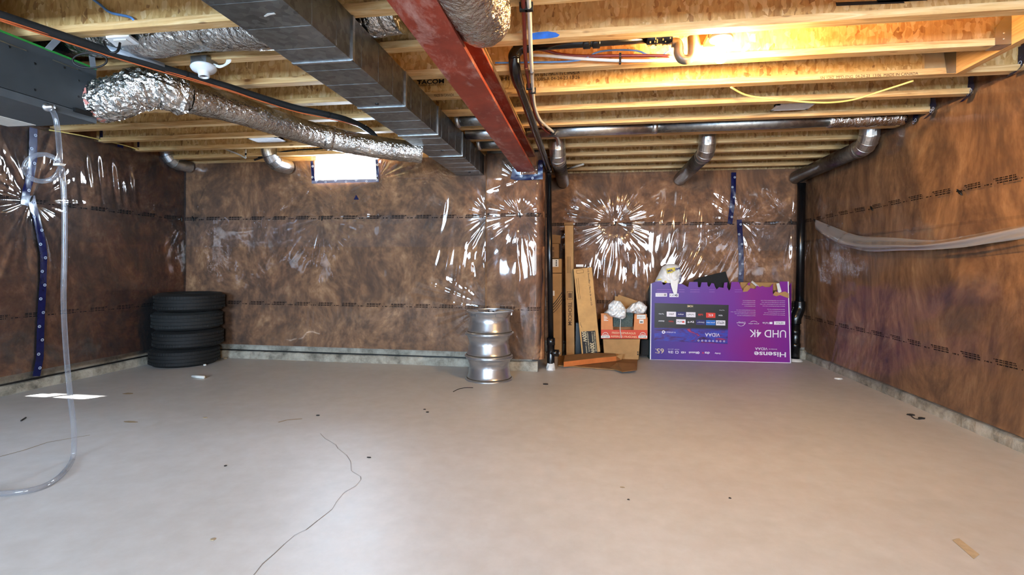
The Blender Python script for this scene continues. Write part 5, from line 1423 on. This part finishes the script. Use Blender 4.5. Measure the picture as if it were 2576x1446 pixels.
def carton(name, label, quad, depth, mat, side=None, lean=None, Y=None, seam=True):
    """quad: four photo corners (bl, br, tr, tl) of the front face lying in plane Y; depth away from the viewer"""
    n = Vector((0, -1, 0)); p0 = Vector((0, Y, 0))
    if lean is not None: n = (Vector((0, -1, 0)) + up * lean).normalized(); p0 = atZ(quad[0][0], quad[0][1], 0.0) if Y is None else Vector((0, Y, 0))
    P = [atP(u, v, p0, n) for u, v in quad]
    zmin = min(p.z for p in P)
    t = thing(name, ((P[0].x + P[1].x) / 2, P[0].y, max(0, zmin)), label, 'carton')
    Q = [p - n * depth for p in P]
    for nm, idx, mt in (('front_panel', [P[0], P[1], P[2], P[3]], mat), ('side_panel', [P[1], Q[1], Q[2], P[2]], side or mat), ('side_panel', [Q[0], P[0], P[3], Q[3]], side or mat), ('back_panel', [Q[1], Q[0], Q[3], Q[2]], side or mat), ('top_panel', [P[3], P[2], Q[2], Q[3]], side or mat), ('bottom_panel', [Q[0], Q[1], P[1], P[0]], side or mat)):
        nn = (idx[1] - idx[0]).cross(idx[3] - idx[0]).normalized()
        B().slab([q - nn * 0.004 for q in idx], nn, 0.004).obj(nm, mt, t)
    return t, Face(P[0], n, t)


def build_cartons():
    X, Z = Vector((1, 0, 0)), Vector((0, 0, 1))
    # tall carton behind the drain pipe
    zb = 0.0
    Yt = 6.14
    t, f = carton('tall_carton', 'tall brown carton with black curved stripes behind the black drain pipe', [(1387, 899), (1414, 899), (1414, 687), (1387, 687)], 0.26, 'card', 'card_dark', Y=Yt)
    for k in range(4):
        a = [f.p(1391 + i * 2.3, 757 + k * 8.5 - (i ** 1.25) * 1.25 + (10 - i) * (0.9 - 0.15 * k), 0.003) for i in range(11)]
        b = B()
        for i in range(10):
            w = up * (0.008 - 0.0012 * k); b.quad(a[i] - w, a[i + 1] - w, a[i + 1] + w, a[i] + w)
        b.obj('printed_stripe', 'ink', t)
    f.rect(1391, 731, 1395, 744, 'paper_label', 'paper')
    t, f = carton('flap_carton', 'small brown carton with white label standing on the tall striped carton', [(1388, 687), (1414, 687), (1414, 650), (1388, 650)], 0.18, 'card', 'card_dark', Y=Yt + 0.02)
    f.rect(1390, 652, 1405, 671, 'paper_label', 'paper')
    for k in range(4): f.rect(1398, 654.5 + k * 4, 1401, 657 + k * 4, 'label_print', 'ink', 0.0018)
    t, f = carton('flap_carton', 'brown carton with printed symbols topmost behind drain pipe', [(1388, 650), (1407, 650), (1407, 612), (1388, 612)], 0.14, 'card_dark', 'card_dark', Y=Yt + 0.05)
    f.rect(1388, 621, 1394, 629, 'printed_symbol', 'ink_brown'); f.rect(1388, 633, 1394, 646, 'printed_symbol', 'ink_brown')
    # loose flap above
    B().slab([atY(u, v, Yt + 0.12) for u, v in ((1389, 613), (1410, 613), (1411, 592), (1389, 590))], (0, 1, 0), 0.005).obj('loose_cardboard_flap', 'card_dark', label='loose cardboard flap rising behind drain pipe cartons', cat='cardboard')
    # tall thin carton
    t, f = carton('slim_carton', 'very tall slim brown carton with dark stamped print', [(1424, 895), (1446, 896), (1443, 566), (1420, 566)], 0.10, 'card', 'card_dark', Y=6.06)
    f.text('I', 1434, 743, 9, 12, 'ink_brown', X, Z, bold=0.05)
    for q in ((1426, 733, 1441, 734), (1426, 752, 1441, 753), (1440, 733, 1441, 753), (1426, 733, 1427, 753)): f.rect(*q, 'stamp_frame', 'ink_brown')
    f.text('TECHCOM', 1434, 789, 58, 9, 'ink_brown', -Z, X, bold=0.03)
    for k in range(3): f.rect(1427 + 3.5 * k, 645, 1428 + 3.5 * k, 687, 'printed_line', 'ink_brown')
    B().obox(f.p(1419, 567, 0.0), X * 0.11, Vector((0, .1, 0)), up * 0.035).obj('top_flap', 'card_dark', t)
    # sound bar carton, leaning
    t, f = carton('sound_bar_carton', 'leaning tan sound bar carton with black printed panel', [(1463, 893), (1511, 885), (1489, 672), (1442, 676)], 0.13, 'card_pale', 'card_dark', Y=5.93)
    dn = (f.p(1488, 885) - f.p(1467, 674)).normalized(); rt = (f.p(1511, 885) - f.p(1463, 893)).normalized()
    ez_ = (rt - dn * rt.dot(dn)).normalized()
    f.text('LG SoundBar | Barre de son LG', 1483.5, 722, 92, 5.2, 'ink', dn, ez_, bold=0.01)
    pn = f.poly([(1462, 834), (1497.5, 831.5), (1503, 888), (1467, 890)], 'printed_panel', 'ink', 0.001, label='black printed panel')
    f.text('300W', 1470.5, 846.5, 27, 10.5, 'print_cream', dn, ez_, 0.003, 0.01, parent=pn)
    f.text('300W', 1490.5, 875, 27, 10.5, 'print_cream', dn, ez_, 0.003, 0.01, parent=pn)
    for (s, u, v, w, h) in (('WIRELESS SUBWOOFER', 1497, 859, 50, 3), ('2.1 CHANNEL', 1490.5, 847, 26, 3.4), ('CAISSON DE BASSES SANS FIL', 1480, 860, 50, 3.2), ('2.1 CANAUX', 1475, 875, 26, 3)):
        f.text(s, u, v, w, h, 'print_cream', dn, ez_, 0.003, parent=pn)
    for (u, v, w) in ((1461, 815, 8), (1463.5, 821, 5)): f.text('model', u, v, w, 2.5, 'ink', dn, ez_)
    for q in ([(1450, 680), (1467, 678)], [(1451, 688), (1468, 686)], [(1450, 680), (1451, 688)], [(1467, 678), (1468, 686)], [(1449, 700), (1456, 752)], [(1454, 699), (1460, 752)]):
        a, c = f.p(*q[0], 0.001), f.p(*q[1], 0.001); B().tube([a, c], 0.0016, 4).obj('printed_outline', 'ink_brown', t)
    p = f.p(1445, 672, 0.0); B().obox(f.p(1449, 671, -0.02), X * 0.085, Vector((0, .004, 0)), up * 0.028).obj('paper_label', 'paper', t)
    # dark wrapped bundle behind the leaning carton
    B().slab([atY(u, v, 6.12) for u, v in ((1447, 893), (1470, 893), (1464, 815), (1449, 812))], (0, 1, 0), 0.12).obj('wrapped_bundle', 'grey_wrap', label='dark plastic wrapped bundle between slim carton and leaning carton', cat='bundle')
    # brown carton behind, asparagus crate on top
    t, f = carton('brown_carton', 'plain brown carton under the orange produce crate', [(1520, 905), (1607, 905), (1611, 852), (1516, 852)], 0.30, 'card', 'card_dark', Y=6.02)
    f.rect(1603, 884, 1606, 887, 'printed_mark', 'ink'); f.rect(1603, 889, 1606, 893, 'printed_mark', 'ink')
    zc = atY(1570, 852, 6.02).z + 0.006
    Yc = 6.0
    t = thing('produce_crate', (atY(1573, 852, Yc).x, Yc, zc), 'orange produce crate with red printed band on brown carton', 'crate')
    f = Face((0, Yc, 0), (0, -1, 0), t)
    xl, xr = atY(1512, 850, Yc).x, atY(1629, 850, Yc).x
    B().slab([f.p(u, v) for u, v in ((1512, 851.5), (1629, 851.5), (1628, 830), (1512, 829))], (0, 1, 0), 0.006).obj('front_band', 'crate_red', t)
    B().slab([f.p(u, v) for u, v in ((1512, 829), (1542, 829), (1541, 795), (1535, 788), (1512, 788))], (0, 1, 0), 0.006).obj('front_panel', 'crate_orange', t)
    B().slab([f.p(u, v) for u, v in ((1594, 830), (1628, 830), (1627, 790), (1596, 790))], (0, 1, 0), 0.006).obj('front_panel', 'crate_orange', t)
    B().obox((xl, Yc + 0.006, zc), (0.006, 0, 0), (0, 0.34, 0), up * 0.25).obj('side_panel', 'crate_orange', t)
    B().obox((xr - 0.006, Yc + 0.006, zc), (0.006, 0, 0), (0, 0.34, 0), up * 0.25).obj('side_panel', 'crate_orange', t)
    B().obox((xl, Yc + 0.34, zc), (xr - xl, 0, 0), (0, 0.006, 0), up * 0.25).obj('back_panel', 'crate_orange', t)
    B().obox((xl, Yc + 0.006, zc), (xr - xl, 0, 0), (0, 0.34, 0), up * 0.006).obj('bottom_panel', 'crate_orange', t)
    f.text('FRESH ASPARAGUS', 1569, 837.5, 58, 5, 'print_cream', X, Z); f.text('ASPERGES FRAÎCHES', 1569, 846, 64, 5.6, 'print_cream', X, Z)
    for u in (1523, 1617):
        f.poly([(u - 11, 844), (u - 11, 850), (u + 11, 850), (u + 11, 844)], 'logo_plate', 'paper', 0.001)
        f.text('ATTAR', u, 847, 17, 4.2, 'ink', X, Z, 0.002)
        arc = [f.p(u + 7.5 * math.cos(a), 844 - 8 * math.sin(a), 0.002) for a in [i * math.pi / 12 for i in range(13)]]
        B().tube(arc, 0.003, 6).obj('logo_arc', 'paper', t)
        for k in (-1, 0, 1): f.poly([(u + 3.6 * k - 1.2, 843.5), (u + 3.6 * k + 1.2, 843.5), (u + 3.2 * k, 838.5 + abs(k))], 'logo_leaf', 'paper', 0.001)
    f.rect(1602, 791.5, 1624, 802, 'paper_label', 'paper'); f.text('product of', 1613, 797, 17, 4, 'ink', X, Z, 0.002)
    f.rect(1608, 803.5, 1619, 813.5, 'paper_label', 'paper'); f.rect(1610, 808.5, 1617, 811, 'barcode', 'ink', 0.0018)
    for k in range(5): f.rect(1519, 793.5 + k * 2.9, 1519 + (5, 8, 10, 7, 11)[k], 795 + k * 2.9, 'printed_line', 'paper')
    # foam block inside the crate
    g = thing('foam_block', (atY(1569, 828, Yc + .05).x, Yc + 0.05, zc + 0.02), 'speckled dark green foam block inside the orange crate', 'foam')
    B().slab([atY(u, v, Yc + 0.03) for u, v in ((1543, 822), (1591, 822), (1593, 786), (1543, 788))], (0, 1, 0), 0.18).obj('block', 'styro_dark', g)
    # inner brown flap standing up
    B().slab([atY(u, v, Yc + 0.24) for u, v in ((1545, 800), (1608, 800), (1604, 757), (1556, 741), (1554, 746), (1547, 744))], (0, 1, 0), 0.005).obj('cardboard_sheet', 'card', label='brown cardboard sheet standing in the orange crate behind white bags', cat='cardboard')
    # white plastic bags draped over the crate

    def bag(name, label, outline, Y0, puff, seed, cuv):
        pts = [Vector((u, v, 0)) for u, v in outline + outline[:1]]
        L = sum((pts[i + 1] - pts[i]).length for i in range(len(pts) - 1)); E_ = resample(pts, L / 72)
        V = []; K = 14
        for e in E_:
            for k in range(K + 1):
                w = k / K; u = cuv[0] + (e.x - cuv[0]) * w; v = cuv[1] + (e.y - cuv[1]) * w
                a1 = float(ridged(np.array([u * .13 + v * .10]), np.array([v * .07]), seed)[0]); a2 = float(ridged(np.array([u * .30 - v * .14]), np.array([v * .2]), seed + 1)[0])
                V.append(atY(u, v, Y0 - puff * math.sqrt(max(0, 1 - w ** 2)) - 0.07 * a1 - 0.028 * a2))
        Fc = [(i * (K + 1) + k, i * (K + 1) + k + 1, (i + 1) * (K + 1) + k + 1, (i + 1) * (K + 1) + k) for i in range(len(E_) - 1) for k in range(K)]
        return mesh_obj(name, V, Fc, 'grey_plastic_bag', None, label, 'bag', 'white bags on the produce crate', smooth=True)
    bag('plastic_bag', 'crumpled white plastic bag draped over left of orange crate with dangling drawstring', [(1519, 786), (1530, 778), (1531, 766), (1543, 755), (1560, 757), (1569, 768), (1575, 778), (1574, 798), (1566, 803), (1548, 799), (1536, 796), (1530, 789)], Yc + 0.02, 0.06, 21, (1554, 780))
    bag('plastic_bag', 'puffy white plastic bag sitting on right of orange crate', [(1575, 778), (1590, 764), (1607, 757), (1616, 760), (1622, 766), (1628, 771), (1627, 778), (1620, 788), (1604, 790), (1592, 787), (1576, 786)], Yc + 0.05, 0.09, 33, (1603, 775))
    B().tube(spline([atY(u, v, Yc - 0.02) for u, v in ((1561, 800), (1561, 812), (1560, 828), (1562, 842), (1563, 850))], 5), 0.0045, 6).obj('drawstring', 'paper', label='thin white drawstring hanging over the red crate band', cat='string', smooth=True)
    # black bag beside the crate
    B().slab([atY(u, v, 6.2) for u, v in ((1612, 893), (1632, 893), (1632, 855), (1613, 855))], (0, 1, 0), 0.12).obj('black_bundle', 'foam_black', label='black bundle standing between brown carton and purple carton', cat='bundle')
    # flattened cardboard on the floor
    def flat(name, label, pts, th, mat):
        b = B(); P = [atZ(u, v, z) for u, v, z in pts]; b.slab(P, (0, 0, 1), th); return b.obj(name, mat, label=label, cat='cardboard')
    flat('flattened_cardboard', 'flattened brown cardboard lowest on the floor before the cartons', [(1404, 921, 0.004), (1480, 926, 0.004), (1556, 932, 0.004), (1602, 931, 0.004), (1604, 903, 0.004), (1500, 893, 0.004), (1405, 897, 0.004)], 0.012, 'card_dark')
    flat('flattened_cardboard', 'torn brown cardboard flap on top of flattened cardboard', [(1535, 925, 0.02), (1566, 936, 0.02), (1602, 931, 0.03), (1596, 915, 0.05), (1552, 913, 0.05)], 0.005, 'card_dark')
    # orange brown carton lid lying on the cardboard
    t = thing('carton_lid', atZ(1480, 910, 0.02), 'orange brown carton lid lying on flattened cardboard under leaning carton', 'cardboard')
    a = [atZ(1418, 923, 0.02), atZ(1500, 913, 0.02), atZ(1550, 908, 0.02), atZ(1563, 905, 0.03)]
    hgt = 0.055
    b = B()
    for i in range(3): b.quad(a[i], a[i + 1], a[i + 1] + up * hgt, a[i] + up * hgt)
    b.obj('front_wall', 'card_red', t)
    back = [p + Vector((0.0, q, 0)) for p, q in zip(a, (0.30, 0.24, 0.05, 0.03))]
    b = B()
    for i in range(3): b.quad(a[i], a[i + 1], back[i + 1], back[i])
    b.obj('base', 'card', t)
    b = B()
    for i in range(2): b.quad(a[i] + up * hgt, a[i + 1] + up * hgt, back[i + 1] + up * (hgt + 0.02), back[i] + up * (hgt + 0.02))
    b.obj('top_flap', 'card_dark', t)
    B().slab([a[2] + up * 0.0, a[3] + up * 0.0, a[3] + up * 0.07 + Vector((0.02, 0, 0)), a[2] + up * 0.06], (0, 1, 0), 0.005).obj('torn_end', 'card', t)


plain('grey_wrap', (34, 42, 44), 0.3, grain=0.4, scale=12)
build_cartons()


# ------------------------------------------------------------------ bits of litter on the floor
def build_litter():
    def bit(name, label, u, v, sx, sy, sz, mat, rot=0.0, seed=0):
        c = atZ(u, v, 0.0); rnd = np.random.RandomState(seed + int(u)); b = B(); k = 9
        V = []
        for z, sc in ((0.0005, 1.0), (sz, 0.82)):
            for i in range(k):
                a = 2 * math.pi * i / k; q = (0.75 + 0.4 * rnd.rand()) * sc; x, y = sx * math.cos(a) * q, sy * math.sin(a) * q
                V.append(c + Vector((x * math.cos(rot) - y * math.sin(rot), x * math.sin(rot) + y * math.cos(rot), z)))
        b.add(V, [tuple(range(k))[::-1], tuple(range(k, 2 * k))] + [(i, (i + 1) % k, k + (i + 1) % k, k + i) for i in range(k)])
        return b.obj(name, mat, label=label, cat='litter')
    bit('paper_scrap', 'white paper scrap on floor near right wall curb', 2109, 953, 0.045, 0.03, 0.012, 'paper')
    bit('debris_clump', 'dark debris clump on floor near wheels', 1372, 967, 0.028, 0.014, 0.01, 'debris_black')
    bit('debris_clump', 'black twist of dirt on floor near right wall', 2291, 1044, 0.03, 0.018, 0.008, 'debris_black')
    bit('debris_clump', 'dark end of wire scrap on floor near right wall', 2319, 1053, 0.025, 0.018, 0.008, 'debris_black')
    B().tube(spline([atZ(u, v, 0.005) for u, v in ((2291, 1044), (2300, 1052), (2310, 1054), (2319, 1053))], 5), 0.003, 6).obj('wire_scrap', 'debris_black', label='thin dark wire scrap joining two dirt twists', cat='litter')
    bit('debris_flake', 'round brown stain flake on floor near left wall', 322, 990, 0.052, 0.03, 0.002, 'stain')
    bit('debris_flake', 'brown stain on floor in the middle left', 329, 1061, 0.06, 0.02, 0.001, 'stain')
    bit('debris_flake', 'tan smudge of debris on floor in foreground', 535, 1357, 0.012, 0.010, 0.003, 'stain')
    bit('debris_flake', 'small brown speck on floor', 516, 1051, 0.018, 0.012, 0.004, 'stain')
    bit('debris_flake', 'dark speck on floor near crack start', 800, 1045, 0.015, 0.010, 0.004, 'debris_black')
    bit('debris_flake', 'dark speck in middle of floor', 1075, 1037, 0.012, 0.010, 0.005, 'debris_black')
    bit('debris_flake', 'tiny dark speck beside middle speck', 1068, 1030, 0.010, 0.008, 0.004, 'debris_black')
    bit('debris_flake', 'black dot on left floor', 567, 1172, 0.008, 0.007, 0.004, 'debris_black')
    bit('debris_flake', 'black dot on floor in foreground right of crack', 1581, 1257, 0.006, 0.005, 0.003, 'debris_black')
    bit('debris_flake', 'dark chip on floor right of crack', 928, 1151, 0.014, 0.006, 0.004, 'debris_black')
    bit('debris_flake', 'tan chip on floor in right foreground', 1566, 1226, 0.014, 0.006, 0.002, 'stain')
    bit('debris_flake', 'small dark chip on right floor', 1836, 1253, 0.007, 0.006, 0.003, 'debris_black')
    B().tube([atZ(53, 1058, 0.004), atZ(65, 1050, 0.004)], 0.005, 6).obj('black_stick', 'debris_black', label='tiny black stick on floor near left wall', cat='litter')
    a, c = atZ(484, 946, 0.014), atZ(514, 949, 0.014)
    B().tube([a, c], 0.014, 10).obj('cardboard_tube', 'paper', smooth=True, label='small white tube lying on floor before tyres', cat='litter')
    P = [atZ(u, v, 0.001) for u, v in ((2397, 1360), (2413, 1355), (2464, 1395), (2450, 1406))]
    B().slab(P, (0, 0, 1), 0.0015).obj('tape_residue', 'debris_tan', label='rectangular beige tape residue stuck on floor in right foreground', cat='litter')
    b = B(); P = spline([atZ(u, v, 0.003) for u, v in ((1140, 985), (1155, 978), (1172, 975), (1190, 975))], 5); b.tube(P, 0.003, 6).obj('straw', 'debris_black', label='thin dark straw on floor left of wheels', cat='litter')
    bit('plaster_crumb', 'pale plaster crumb at foot of tyres', 515, 919, 0.02, 0.014, 0.014, 'paper')
    bit('plaster_crumb', 'pale crumb on floor by back curb', 566, 902, 0.024, 0.014, 0.012, 'debris_tan')


build_litter()
